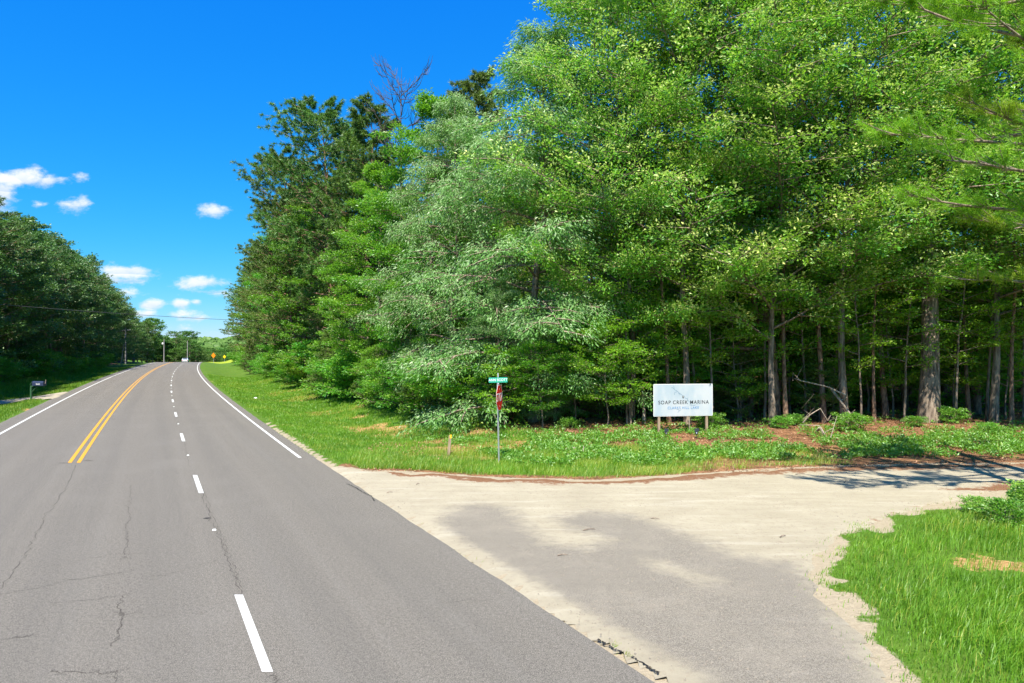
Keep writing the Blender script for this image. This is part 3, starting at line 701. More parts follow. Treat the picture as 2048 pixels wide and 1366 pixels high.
# tyre-worn bed of the track further along
chip = np.maximum(chip, .42*sstep(8, 15, AX)*(1-sstep(.2, 1.5, np.abs(poly_sd(AX, AY, APRON_A)+1.9)))*(AY > 17))
rimv = np.where((AY > 19.5) & (road_s(AX, AY) > 5.6), sstep(-1.3-.5*sstep(4, 14, AX), .0, sdv), 0)
rimv = np.maximum(rimv, .42*sstep(-.9, 0, sdv)*(AX > 8)*(AY < 20.5))
Zg = hgt(AX, AY) + .022 - .03*sstep(-.25, 0, sdv)*(road_s(AX, AY) > 5)
Zg = np.where(road_s(AX, AY) < 4.5, np.minimum(Zg, .012 - .016*(1-sstep(4.10, 4.4, road_s(AX, AY)))), Zg)
V = np.stack([AX, AY, Zg], -1).reshape(-1, 3); ny, nx = AX.shape
i = np.arange(ny-1)[:, None]*nx + np.arange(nx-1)[None, :]; F = np.stack([i, i+1, i+nx+1, i+nx], -1).reshape(-1, 4)
keep = ins.ravel()[F].sum(1) >= 3; F = F[keep]; used = np.unique(F); re = np.zeros(len(V), int); re[used] = np.arange(len(used))
tag(obj('gravel_road', mesh_np('gravel_road', V[used], re[F], M['gravel'], pattr=dict(chip=chip.ravel()[used], rim=rimv.ravel()[used]), smooth=True)), kind='structure')

# driveway on the far left
DW = [gpx(*p) for p in [(178,783),(150,787),(128,795),(110,797),(88,800),(84,798),(66,794),(30,799),(0,803),(-200,818),(-200,807),(0,796),(60,790),(100,787),(148,783)]]
P = np.array(DW); P3 = np.column_stack([P, hgt(P[:, 0], P[:, 1])])
dx = np.arange(P[:, 0].min(), P[:, 0].max(), .3); dy = np.arange(P[:, 1].min(), P[:, 1].max(), .3); DXg, DYg = np.meshgrid(dx, dy)
ins = (poly_sd(DXg, DYg, P) < 0) & (road_s(DXg, DYg) < -8.4)
V = np.stack([DXg, DYg, hgt(DXg, DYg)+.05], -1).reshape(-1, 3); ny, nx = DXg.shape
i = np.arange(ny-1)[:, None]*nx + np.arange(nx-1)[None, :]; F = np.stack([i, i+1, i+nx+1, i+nx], -1).reshape(-1, 4); F = F[ins.ravel()[F].sum(1) >= 3]
used = np.unique(F); re = np.zeros(len(V), int); re[used] = np.arange(len(used))
tag(obj('driveway', mesh_np('driveway', V[used], re[F], M['gravel'], pattr=dict(chip=np.full(len(used), .3), rim=np.zeros(len(used))), smooth=True)), kind='structure')

# ------------------------------------------------------------------ signs, posts, mailbox
def text(name, s, size, mat, parent, loc, rot=(rad(90), 0, 0), spacing=1.0, sx=1.0, ext=.0015):
    c = bpy.data.curves.new(name, 'FONT'); c.body = s; c.size = size; c.align_x = 'CENTER'; c.align_y = 'CENTER'; c.extrude = ext; c.offset = size*.005; c.space_character = spacing
    tmp = bpy.data.objects.new(name, c); dg = bpy.context.evaluated_depsgraph_get()
    sc.collection.objects.link(tmp); dg.update(); me = bpy.data.meshes.new_from_object(tmp.evaluated_get(bpy.context.evaluated_depsgraph_get()))
    bpy.data.objects.remove(tmp); me.materials.clear(); me.materials.append(mat); me.name = name
    o = obj(name, me, parent, loc); o.rotation_euler = rot; o.scale = (sx, 1, 1); return o
def words(s, size, mat, parent, loc, spacing, sx, gap):
    os_ = [text('lettering', w, size, mat, parent, loc, spacing=spacing, sx=sx) for w in s.split()]
    bb = []
    for o in os_:
        xs = [v.co.x*sx for v in o.data.vertices]; bb.append((min(xs), max(xs)))
    tot = sum(b-a for a, b in bb)+gap*(len(bb)-1); x = loc[0]-tot/2
    for o, (a, b) in zip(os_, bb): o.location = (x-a, loc[1], loc[2]); x += b-a+gap
def plate(name, pts, th, mat, parent, loc=(0, 0, 0), rot=(0, 0, 0)):
    """flat plate from an outline in x-z, thickness along y (front at -th/2)"""
    n = len(pts); V = [(x, -th/2, z) for x, z in pts] + [(x, th/2, z) for x, z in pts]
    side = np.array([(i, (i+1) % n, n+(i+1) % n, n+i) for i in range(n)])
    Fs = [np.array([list(range(n))[::-1]]) if False else np.array([list(range(n))]), np.array([list(range(n, 2*n))[::-1]]), side[:, ::-1]]
    o = obj(name, mesh_np(name, V, Fs, mat), parent, loc); o.rotation_euler = rot; return o
def ngon(r, n, off=0.): return [(r*math.cos(off+i*2*math.pi/n), r*math.sin(off+i*2*math.pi/n)) for i in range(n)]
def rrect(w, h, r, k=4):
    P = []
    for cx, cz, a0 in ((w/2-r, h/2-r, 0), (-w/2+r, h/2-r, 90), (-w/2+r, -h/2+r, 180), (w/2-r, -h/2+r, 270)):
        for i in range(k+1):
            a = rad(a0+90*i/k); P.append((cx+r*math.cos(a), cz+r*math.sin(a)))
    return P

# --- stop sign with the street name on top
x, y = gpx(998, 927); zb = hz(x, y)
st = empty('stop_sign', (x, y, zb)); st.rotation_euler = (0, rad(-1.0), 0)
tag(st, 'red stop sign seen nearly edge-on, on a leaning galvanised post at the gravel road corner', 'stop sign')
Hs = 3.05
# U-channel post
ch = [(-.028,-.008),(-.012,-.008),(-.010,.022),(.010,.022),(.012,-.008),(.028,-.008),(.028,-.012),(.009,-.012),(.007,.018),(-.007,.018),(-.009,-.012),(-.028,-.012)]
V = [(a*1.15, b*1.15, z) for z in (-.3, Hs-.18) for a, b in ch]; n = len(ch)
F = np.array([(i, (i+1) % n, n+(i+1) % n, n+i) for i in range(n)])
po = obj('post', mesh_np('post', V, [F], M['galv']), st); po.rotation_euler = (0, 0, rad(60))
cz = 2.33; R8 = .455/math.cos(rad(22.5))
yaw = rad(78)
fc = plate('face', ngon(R8*.955, 8, rad(22.5)), .003, M['red'], st, (0, 0, 0)); 
bd = plate('border', ngon(R8, 8, rad(22.5)), .004, M['sheet_white'], st, (0, 0, 0))
fr = Matrix.Translation((.055, 0, cz)) @ Matrix.Rotation(yaw, 4, 'Z')
bd.matrix_local = fr; fc.matrix_local = fr @ Matrix.Translation((0, -.0045, 0))
tx = text('lettering', 'STOP', .40, M['sheet_white'], st, (0, 0, 0), sx=.92)
tx.matrix_local = fr @ Matrix.Translation((0, -.0075, .0)) @ Matrix.Rotation(rad(90), 4, 'X') @ Matrix.Diagonal((.93, 1.05, 1, 1))
for dz in (.3, -.3):
    b = plate('bolt', ngon(.012, 6), .01, M['galv'], st); b.matrix_local = fr @ Matrix.Translation((0, -.011, dz))
ns = empty('street_name_sign', (x, y, zb)); ns.rotation_euler = (0, rad(-1.0), 0)
tag(ns, 'green street name sign with white letters on top of the stop sign post', 'street sign')
bl = plate('blade', rrect(.66, .18, .02), .004, M['green'], ns, (.02, -.03, 2.955)); bl.rotation_euler = (0, 0, rad(6))
words('ANN SCOTT', .122, M['sheet_white'], bl, (.0, -.0045, .0), 1.0, .96, .045)
bk = boxes('bracket', [(-.03,.03,-.03,.03,0,.05),(-.02,.02,-.02,.02,.04,.40)], M['galv'], ns); bk.location = (.02, 0, 2.80)

# --- marina board
mx_, my_ = 7.82, 31.2; zb = hz(mx_, my_)
ms = empty('marina_sign', (mx_, my_, zb), rad(9)); W, Hh = 2.80, 1.42
tag(ms, 'white marina advertising board on two wooden posts in front of the wood', 'sign board')
zc = CAM_H + (HOR-800)/F_PX*my_ - zb
plate('board', rrect(W, Hh, .008, 1), .02, M['board'], ms, (0, 0, zc))
for sgn in (-1, 1): boxes('post', [(-.055,.055,-.045,.045,-.4,zc+Hh/2-.1)], M['postwood'], ms, .006).location = (sgn*(W/2-.25), .058, 0)
boxes('frame_trim', [(-W/2-.012,W/2+.012,-.004,.016,Hh/2+.002,Hh/2+.022),(-W/2-.012,W/2+.012,-.004,.016,-Hh/2-.022,-Hh/2-.002),(-W/2-.022,-W/2-.002,-.004,.016,-Hh/2,Hh/2),(W/2+.002,W/2+.022,-.004,.016,-Hh/2,Hh/2)], M['sheet_white'], ms).location = (0, 0, zc)
words('SOAP CREEK MARINA', .235, M['black'], ms, (.02, -.0125, zc-.11), 1.16, .94, .11)
words('CLARKS HILL LAKE', .165, M['blue'], ms, (.0, -.0125, zc-.36), 1.16, .95, .085)
def ink(name, pts, w, mat, parent, dy=-.012):
    Q = np.array(pts, float); T_ = unit(np.gradient(Q, axis=0)); Nn = np.column_stack([-T_[:, 1], T_[:, 0]])
    A_, B_ = Q+Nn*w/2, Q-Nn*w/2; m = len(Q)
    V = [(a[0], dy, zc+a[1]) for a in A_] + [(b[0], dy, zc+b[1]) for b in B_]; i = np.arange(m-1)
    return obj(name, mesh_np(name, V, np.stack([i, i+1, i+m+1, i+m], -1), mat), parent)
def px2b(p): return ((p[0]-930)/835*W, (545-p[1])/415*Hh)
rivers = [[(793,355),(798,385),(800,405),(835,420),(870,450),(900,470),(925,495)],[(760,378),(785,382),(800,400)],[(835,420),(838,436),(812,440),(800,455),(803,475)],[(860,450),(880,468),(885,478)],
          [(925,495),(945,490),(950,515),(985,530),(1005,560),(1040,585),(1050,600)],[(985,530),(1000,515)],[(1050,600),(1020,612),(1060,625),(1110,612)],[(835,675),(855,668),(870,690),(850,710)],[(870,690),(900,672)]]
for rp in rivers: ink('river_map_line', [px2b(p) for p in rp], .02, M['paleblue'], ms)
pin = plate('map_pin', [(.042*math.cos(a), .042*math.sin(a)) for a in np.linspace(rad(-35), rad(215), 12)] + [(0, -.105)], .002, M['black'], ms, (px2b((927,500))[0], -.012, zc+px2b((927,500))[1]))
plate('pin_dot', ngon(.017, 12), .002, M['sheet_white'], ms, (pin.location.x, -.0145, pin.location.z))
tube('stake', [(.30, .03, -.2), (.30, .03, zc-Hh/2+.1)], .016, M['deadwood'], ms)
# two spot lamps in the grass
def spot(px, py, mat, label):
    x, y = mx_ + (px-1366)/F_PX*my_, my_-1.3
    e = empty('ground_spotlight', (x, y, hz(x, y))); tag(e, label, 'garden light', 'spot lamps under the board')
    tube('stake', [(0,0,-.05),(0,0,.2)], .012, M['dark'], e)
    tube('lamp_head', [(0,-.05,.20),(0,.0,.25),(0,.08,.32)], [.04,.06,.065], mat, e, 12)
    boxes('solar_panel', [(-.09,.09,-.005,.005,-.07,.07)], M['dark'], e).location = (0, -.07, .38)
    return e
spot(1319, 868, M['dark'], 'black solar spot lamp by the left post of the marina board')
spot(1377, 870, M['boxblue'], 'bluish solar spot lamp under the middle of the marina board')

# --- utility marker post
x, y = gpx(897, 913); mp = empty('marker_post', (x, y, hz(x, y))); mp.rotation_euler = (0, rad(5), 0)
tag(mp, 'short weathered wooden marker post with a yellow top beside the stop sign', 'marker post')
boxes('post', [(-.052,.052,-.04,.04,-.3,.80)], M['postwood'], mp, .006)
boxes('yellow_tag', [(-.01,.056,-.046,.044,.69,.82)], M['yellowcap'], mp, .004)

# --- mailbox
x, y = gpx(63, 794.5); mb = empty('mailbox', (x, y, hz(x, y)), rad(-4)); tag(mb, 'dark blue steel mailbox with white number on a green post beside the driveway', 'mailbox')
boxes('post', [(-.06,.06,-.06,.06,-.2,1.05)], M['postgreen'], mb)
boxes('arm', [(-.06,1.15,-.05,.05,1.05,1.13)], M['postgreen'], mb)
tube('brace', [(.05,0,.62),(.5,0,1.06)], .03, M['postgreen'], mb)
prof = [(-.17,0),(.17,0),(.17,.22)] + [(.17*math.cos(a), .22+.15*math.sin(a)) for a in np.linspace(0, math.pi, 10)[1:-1]] + [(-.17,.22)]
n = len(prof); V = [(xx, a, b) for xx in (.22, 1.15) for a, b in prof]; side = np.array([(i, (i+1) % n, n+(i+1) % n, n+i) for i in range(n)])
o = obj('box', mesh_np('box', V, [side, np.array([list(range(n))[::-1]]), np.array([list(range(n, 2*n))])], M['boxblue']), mb, (0, 0, 1.135))
for xx in (.19, 1.16): boxes('end_rim', [(xx,xx+.02,-.18,.18,1.13,1.50)], M['boxblue'], mb, .005)
text('lettering', '2610', .17, M['sheet_white'], mb, (.70, -.173, 1.26))
tube('flag', [(1.22,0,1.3),(1.26,0,1.62)], .02, M['deadwood'], mb); tube('side_bracket', [(.12,0,1.5),(-.12,0,1.18)], .03, M['postgreen'], mb)

# --- utility poles and wires
def pole(px, py_b, py_t, cross, label, arms=1):
    k = None; Y = {0: 0}.get(1)
    return None
def upole(X, Y, H, label, cross=True, lamp=False, brace=False):
    zb = hz(X, Y); e = empty('utility_pole', (X, Y, zb)); tag(e, label, 'utility pole', 'utility poles along the left verge')
    tube('pole', [(0,0,-.4),(0,0,H)], [.17,.11], M['polewood'], e, 10)
    if cross:
        boxes('crossarm', [(-1.15,1.15,-.05,.05,H-.75,H-.62)], M['polewood'], e)
        for xx in (-1.05, -.55, .55, 1.05): tube('insulator', [(xx,0,H-.62),(xx,0,H-.5),(xx,0,H-.45)], [.03,.06,.03], M['galv'], e, 8)
    if lamp:
        tube('lamp_arm', [(0,0,H-1.3),(-.35,-.1,H-1.05)], .03, M['galv'], e)
        tube('lamp_head', [(-.35,-.1,H-1.0),(-.35,-.1,H-1.15),(-.35,-.1,H-1.5)], [.12,.26,.22], M['sheet_white'], e, 12)
    if brace: tube('push_brace', [(-1.0,-.3,-.3),(-.08,0,H-1.6)], [.13,.1], M['polewood'], e, 8)
    return e
upole(-98.5, 174, 9.3, 'utility pole with a crossarm and a leaning wooden brace in front of the left wood', brace=True)
upole((328-1024)/F_PX*205, 205, 6.9, 'pale pole with a white lamp near the crest of the hill', cross=False, lamp=True)
upole((375-1024)/F_PX*228, 228, 7.4, 'bare grey pole under the round tree at the crest', cross=False)
def wire(pts, r, label):
    P = []
    a, b, sag = pts
    for i in range(25):
        t_ = i/24; P.append([a[k]+(b[k]-a[k])*t_ for k in range(3)]); P[-1][2] -= sag*4*t_*(1-t_)
    V, F = tubes_np([(np.array(P), np.full(25, r))], 5); tag(obj('overhead_wire', mesh_np('overhead_wire', V, F, M['wire'])), label, 'wire')
wire(((-60/1365*0-50, 62, 8.3), (-31, 94, 7.6), .25), .022, 'thick overhead cable crossing the road from the left wood to the right wood')
wire(((-58, 66, 7.4), (-98.5, 174, 8.9), 2.6), .02, 'thin sagging wire running along the left wood to the crossarm pole')

# --- diamond warning signs beyond the crest
def diamond(X, Y, zc_, w, mat, label):
    zb = hz(X, Y); e = empty('warning_sign', (X, Y, zb), rad(-22)); tag(e, label, 'road sign')
    h = zc_-zb; r = w/math.sqrt(2)
    tube('post', [(0,.03,-.3),(0,.03,h+r*.8)], .035, M['galv'], e)
    plate('border', [(r,0),(0,r),(-r,0),(0,-r)], .004, M['black'], e, (0, -.012, h)); q = r*.95
    plate('face', [(q,0),(0,q),(-q,0),(0,-q)], .004, mat, e, (0, -.018, h)); return e
diamond((427-1024)/F_PX*203, 203, CAM_H-(711-HOR)*203/F_PX, 1.22, M['orange'], 'orange diamond warning sign at the right of the crest')
diamond((449-1024)/F_PX*232, 232, CAM_H-(713.5-HOR)*232/F_PX, .95, M['yellow'], 'yellow diamond warning sign on the bright bank beyond the crest')

# --- car going over the crest
cx_, cy_ = float(road_pt(-1.9, 222)), 222.0; car = empty('parked_car' if False else 'car', (cx_, cy_, float(drop(cy_))), rad(22)); tag(car, 'pale silver car driving away over the crest of the road', 'car')
prof = [(-2.2,.35),(-2.25,.75),(-2.1,.95),(-1.7,1.0),(-1.15,1.42),(.3,1.45),(1.0,1.0),(2.0,.85),(2.2,.6),(2.2,.35)]
n = len(prof); V = [(sx_*.88*(1 if b < 1.05 else .8), a, b) for sx_ in (-1, 1) for a, b in prof]; side = np.array([(i, (i+1) % n, n+(i+1) % n, n+i) for i in range(n)])
obj('body', mesh_np('body', V, [side, np.array([list(range(n))[::-1]]), np.array([list(range(n, 2*n))])], M['carpaint']), car)
obj('rear_window', mesh_np('rear_window', [(-.66,-1.72,1.03),(.66,-1.72,1.03),(.6,-1.2,1.40),(-.6,-1.2,1.40)], np.array([(0,1,2,3)]), M['glass']), car)
for sgn in (-1, 1):
    boxes('tail_light', [(sgn*.72-.12,sgn*.72+.12,-2.27,-2.2,.7,.88)], M['redlamp'], car)
    for yy2 in (-1.35, 1.4): tube('wheel', [(sgn*.92,yy2,.32),(sgn*.72,yy2,.32)], .32, M['rubber'], car, 16)

# ------------------------------------------------------------------ trees
random.seed(5)
ORD = 'first second third fourth fifth sixth seventh eighth ninth tenth eleventh twelfth thirteenth fourteenth fifteenth sixteenth seventeenth eighteenth nineteenth twentieth'.split()
ORD += ['twenty-'+o for o in ORD[:9]] + ['thirtieth'] + ['thirty-'+o for o in ORD[:9]]
wx = lambda px, Y: (px-1024)/F_PX*Y
def top_h(sy, x, y): return CAM_H + (HOR-sy)/F_PX*y - hz(x, y)
# front row on the right: (px, depth, kind, px-y of the top or height, width, label)
FR = [
 (1068, 36.0, 'silver', 2, 1.12, 'tall tree with pale silvery drooping leaves behind the stop sign'),
 (905, 41.0, 'silver', 150, .85, 'smaller silvery tree at the left shoulder of the tall silvery tree'),
 (860, 46.0, 'maple', 150, .95, 'bright green sweetgum whose top stands beside the bare dead tree'),
 (760, 52.0, 'maple', 300, .95, 'green sweetgum between the cedars and the dark roadside pines'),
 (820, 43.0, 'mapleB', 470, .9, 'low bushy sweetgum in front of the taller sweetgums, left of the stop sign'),
 (700, 60.0, 'mapleB', 420, .95, 'low bushy sweetgum reaching out to the grass, in the middle of the right tree wall'),
 (668, 66.0, 'pineB', 190, .95, 'tallest dark pine whose crown stands out against the blue sky'),
 (730, 60.0, 'pineA', 180, 1.0, 'dark pine directly left of the bare dead tree'),
 (590, 82.0, 'pineB', 285, .85, 'dark pine with long branches reaching left over the verge'),
 (785, 57.0, 'bare', 130, .9, 'bare leafless treetop against the sky between pine and sweetgum'),
 (960, 52.0, 'pineA', 108, .9, 'pine top showing just left of the tall silvery tree'),
 (1262, 35.0, 'oakB', -120, .9, 'oak with yellow-green shoots directly right of the silvery tree'),
 (1375, 33.8, 'oakA', -260, .95, 'big oak with yellow shoots spreading above the marina board'),
 (1480, 37.0, 'oakA', -200, 1.0, 'oak behind the marina board, its crown just right of it'),
 (1545, 33.2, 'oakB', -150, 1.0, 'oak with a slim leaning trunk right of the marina board'),
 (1690, 34.0, 'oakA', -320, 1.0, 'oak between the leaning trunk and the thick grey trunk'),
 (1985, 34.5, 'oakA', -260, 1.05, 'shady oak at the right edge beyond the thick grey trunk'),
 (2160, 33.0, 'oakB', -200, 1.05, 'oak standing over the gravel road at the far right'),
 (2330, 38.0, 'oakA', -260, 1.05, 'oak at the wood edge furthest along the gravel road'),
]
for px, Y, kd, sy, wd, lab in FR:
    x = wx(px, Y); plant(kd, x, Y, H=top_h(sy, x, Y), label=lab, wide=wd)
# the thick grey pine trunk on the right
rng = np.random.default_rng(77); x, Y = wx(1856, 34.6), 34.6
z = np.linspace(-.4, 21, 14); q = np.clip(z, 0, 21)
cx = .06*np.sin(q*.55)+.018*q; r = .45*(1-q/21*.55); r[0] *= 1.3; r[1] *= 1.12
T = [(np.column_stack([cx, np.zeros(14), z]), r)]
V, F = tubes_np(T, 16); nzv = RNG.normal(size=(len(V), 1))*.012
e = empty('pine_tree', (x, Y, hz(x, Y))); tag(e, 'thick grey trunk of a big pine standing by the gravel road', 'tree')
o = obj('trunk', mesh_np('trunk', V*[1, 1, 1] + nzv*[1, 1, 0], F, M['bark'], smooth=True), e)
br = []
for a, h_, l_ in [(0.4,8.2,5.5),(2.6,8.8,4.5),(-2.2,7.0,2.5),(5.5,9.5,5),(3.6,10.5,5),(1.2,11,4.5),(4.6,12,4)]:
    q = np.linspace(0, 1, 6)[:, None]; br.append((np.array([.15, 0, h_]) + np.array([math.cos(a), math.sin(a), .0])*l_*q + np.array([0, 0, .28])*l_*q**.6 + np.cumsum(rng.normal(size=(6, 3)), 0)*.12*q, np.linspace(.11, .03, 6)))
V, F = tubes_np(br, 6); obj('branches', mesh_np('branches', V, F, M['bark'], smooth=True), e)
C = []; A = []
for P, r in br:
    for w in range(26):
        i_ = rng.integers(2, 6); C.append(P[i_] + rng.normal(size=3)*[.8, .8, .45]); A.append(rng.normal(size=3)*.5+[0, 0, .4])
for w in range(420):
    a = rng.uniform(0, 6.28); rr = rng.uniform(.5, 4.2); C.append([rr*math.cos(a)+.4, rr*math.sin(a), rng.uniform(11.5, 21)]); A.append(rng.normal(size=3))
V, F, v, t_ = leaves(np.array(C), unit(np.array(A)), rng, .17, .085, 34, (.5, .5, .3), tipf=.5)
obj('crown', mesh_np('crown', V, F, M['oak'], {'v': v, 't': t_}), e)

# red-brown forked trunk right of the board
x, Y = wx(1500, 36), 36.0
e = empty('forked_tree', (x, Y, hz(x, Y))); tag(e, 'forked red-brown trunk leaning left above and right of the marina board', 'tree')
q = lambda pts: np.array([[ (p[0]-1500)/F_PX*Y, 0, CAM_H+(HOR-p[1])/F_PX*Y-hz(x, Y)] for p in pts])
V, F = tubes_np([(q([(1545,870),(1540,760),(1535,690),(1522,620),(1512,560),(1520,500)])+[0,-.6,0], [.24,.21,.2,.18,.16,.13]),
                 (q([(1535,690),(1518,655),(1505,640),(1500,600),(1495,560),(1480,520),(1470,480),(1450,430)])+[0,-.6,0], [.17,.17,.16,.16,.15,.13,.11,.08]),
                 (q([(1530,700),(1490,698),(1440,694),(1400,700),(1352,690)])+[0,-.8,0], [.1,.09,.08,.07,.03]),
                 (q([(1440,694),(1425,680),(1380,697)])+[0,-.9,0], [.05,.04,.02])], 9)
obj('trunk', mesh_np('trunk', V, F, M['pinebark'], smooth=True), e)

# right roadside wall
n = 0; Y = 70.0
seq = []
while Y < 176:
    seq.append(Y); Y += 4.6 + Y*.012
for i, Y in enumerate(seq):
    s = 16.2 + random.uniform(-1.0, 1.2); x = float(road_pt(s, Y)); px = 1024+F_PX*x/Y
    sil = float(np.interp(px-2.6*F_PX/Y, [425,440,470,520,550,590,640,700], [650,560,500,450,330,260,210,200]))
    H = min(29, max(9, top_h(sil, x, Y)))*random.uniform(.86, 1.0)
    kd = ['pinefull', 'pinefull', 'maple', 'pinefull', 'pineB'][i % 5]
    if kd in ('pineB', 'maple') and Y > 140: kd = 'pinefull'
    lab = f'{ORD[len(seq)-1-i]} tree from the far bend in the front row of the right wood'
    plant(kd, x, Y, H=H, label=lab, wide=1.0 if H > 20 else 1.1, group='front trees of the right roadside wood')
# second and third rows behind, filling the wood
for row, ds in ((0, 6.5), (1, 13), (2, 21)):
    Y = 56+row*4
    while Y < 185:
        s = 17+ds+random.uniform(-1.5, 1.5); x = float(road_pt(s, Y)); px = 1024+F_PX*x/Y
        sil = float(np.interp(px-2.6*F_PX/Y, [425,440,470,520,550,590,640,700,760,870,930,1000,1050], [670,590,520,470,350,290,240,215,200,180,190,130,40]))
        H = min(26, max(8, top_h(sil, x, Y)))*random.uniform(.75, .93)
        plant(random.choice(['pineA', 'pineB', 'maple', 'pinefull']), x, Y, H=H, group='trees deep in the right roadside wood',
              label='tree standing behind the front row of the right roadside wood, mostly hidden')
        Y += 8+Y*.03
# cedars and undergrowth trees in front of the wall
CE = [(842,40.5,4.6,'yellowish cedar at the wood edge left of the stop sign'),(800,45,6.5,'upright yellow-green cedar in front of the sweetgums'),(880,38.5,3.6,'low feathery cedar nearest the wooden marker post'),
      (652,58,6.0,'dark cedar under the sweetgum branches halfway along the verge'),(742,50,5.0,'olive cedar at the foot of the sweetgum'),(500,112,6,'small cedar at the far end of the verge'),
      (1480,35.5,5.2,'feathery cedar just right of the marina board'),(1432,37,3.6,'low cedar touching the right side of the marina board'),(1640,35,4.2,'cedar behind the leaning dead log'),(1200,36.5,3.4,'low cedar left of the marina board')]
for px, Y, H, lab in CE: x = wx(px, Y); plant('cedar', x, Y, H=H, label=lab, wide=1.15 if H < 5 else 1)
# branches hanging low round the stop sign and left of the board
LO = [(1085,33.5,4.6,'understory'),(1010,34.0,4.2,'sapling'),(935,36,4.5,'understory'),(1150,35,5.2,'understory'),(1215,33.4,5.4,'understory'),(880,40,3.5,'saplingB'),(765,47,4.5,'understory'),(705,54,4.6,'sapling'),(610,72,5,'saplingB'),(575,84,5,'saplingB'),(1110,36,7,'silver'),(1000,36.2,8,'silver')]
LL = ['leafy young tree directly behind the stop sign post','young tree left of the stop sign','young tree above the marker post','young tree between stop sign and marina board','young tree whose low branches hang just left of the marina board','bushy young tree left of the marker post',
      'young tree below the cedars on the verge edge','young tree at the inner bend of the verge','young tree at the pine feet along the verge','farthest bushy young tree on the verge','short silvery tree right behind the stop sign','short silvery tree left behind the street name sign']
for (px, Y, H, kd), lab in zip(LO, LL): x = wx(px, Y); plant(kd, x, Y, H=H, label=lab, wide=1.15)
# shrubs closing the foot of the wall
Y = 37.5; i = 0; spots = []
while Y < 172:
    spots.append(Y); Y += 2.0+Y*.016
for i, Y in enumerate(spots):
    s = 13.6+random.uniform(-.9, .9); x = float(road_pt(s, Y))
    if Y < 42: x = max(x, wx(780, Y))
    plant('shrubB', x, Y, H=random.uniform(1.6, 3.4), label=f'{ORD[min(i, 38)]} shrub from the near end at the foot of the right wood', group='shrubs along the foot of the right wood', wide=1.3)
# inside the wood behind the board
def zone(px):
    return ('left of the marina board' if px < 1240 else 'behind the marina board' if px < 1440 else
            'between marina board and thick grey trunk' if px < 1820 else 'right of the thick grey trunk')
cand = []
rnd = random.Random(8)
for i in range(700):
    Y = 37.5 + 52*rnd.random()**1.5; px = rnd.uniform(1060, 2500); x = wx(px, Y)
    if x > 62 or any((x-a)**2+(Y-b)**2 < (2.3+.022*Y)**2 for a, b in cand): continue
    cand.append((x, Y))
for i, (x, Y) in enumerate(cand[:80]):
    px = 1024+F_PX*x/Y; kd = ['midA', 'midpine', 'midB', 'midA', 'midpine'][i % 5]
    what = {'midA': 'slim rough-barked leafy tree', 'midB': 'thin crooked leafy tree', 'midpine': 'straight bare-trunked pine'}[kd] + (' near the wood edge' if Y < 48 else ' in mid wood' if Y < 64 else ' deep in the wood')
    z_ = zone(px); plant(kd, x, Y, H=KINDS[kd].H*rnd.uniform(.85, 1.15), label=f'{what} {z_}', group=f'inner trees {z_}', wide=rnd.uniform(.85, 1.15), tilt=rnd.uniform(-.04, .04))
cand = []
for i in range(500):
    Y = 37.5 + 50*rnd.random()**1.3; px = rnd.uniform(1080, 2450); x = wx(px, Y)
    if x > 60 or any((x-a)**2+(Y-b)**2 < (1.9+.02*Y)**2 for a, b in cand): continue
    cand.append((x, Y))
for i, (x, Y) in enumerate(cand[:110]):
    px = 1024+F_PX*x/Y; z_ = zone(px); kd = ('sapling', 'saplingB', 'sapling')[i % 3]
    plant(kd, x, Y, H=rnd.uniform(2.2, 6.5)*(.75 if Y < 41 else 1), label=f'{"leggy" if kd == "sapling" else "bushy"} green sapling {"near the wood edge" if Y < 46 else "in mid wood" if Y < 62 else "deep in the wood"} {z_}', group=f'saplings {z_}', wide=rnd.uniform(.9, 1.3))
UN = [(1255,36.5,8.5),(1350,38,7.5),(1405,40,9),(1475,37.5,8),(1580,37,9.5),(1625,39.5,8),(1665,36.5,7),(1735,38,9),(1785,36.5,8),(1812,41,10),(1905,36.5,7.5),(1950,39,9.5),(2010,36,8),(2055,38.5,9),(1520,43,10),(1700,45,10.5),(1870,44,10),(1590,47,10),(1440,46,9.5),(1300,45,9),(1960,46,10),(1770,50,11),(1640,54,11),(1500,54,11),(1890,55,11)]
for i, (px, Y, H) in enumerate(UN):
    if i < 4: Y -= 2.6; H *= .8
    x = wx(px, Y); z_ = zone(px); plant('understory', x, Y, H=H, label=f'{ORD[i]} bright leafy understory tree, low crown, {z_}', group='low leafy trees under the oaks', wide=rnd.uniform(.9, 1.15))
SL_ = [(1262,35.2,'midB'),(1338,35.5,'midA'),(1395,36.2,'midB'),(1425,35.0,'midB'),(1500,38,'midpine'),(1528,36.5,'midB'),(1572,35.5,'midA'),(1612,36.8,'midB'),(1648,35.8,'midpine'),(1722,35.2,'midB'),(1748,36.2,'midA'),(1772,37.5,'midpine'),(1806,36.0,'midB'),(1910,35.6,'midB'),(1938,37.2,'midA'),(1972,36.4,'midB'),(2022,35.4,'midA'),(2045,37,'midB')]
for i, (px, Y, kd) in enumerate(SL_):
    Y -= 1.3; x = wx(px, Y); z_ = zone(px); plant(kd, x, Y, H=KINDS[kd].H*rnd.uniform(.75, 1.0), label=f'{ORD[i]} slim edge trunk from the left, {z_}', group='slim trunks at the wood edge', wide=rnd.uniform(.8, 1.0), tilt=rnd.uniform(-.03, .03))
# tree wall closing the wood at the back
for i in range(40):
    x = -8+(i % 27)*3.6+rnd.uniform(-1, 1); Y = (90 if i < 27 else 99)+rnd.uniform(-3, 4)
    plant(('mapleB', 'maple', 'pinefull')[i % 3], x, Y, H=rnd.uniform(15, 21), label='leafy tree closing the view at the back of the wood', group='trees at the back of the wood', wide=1.1)
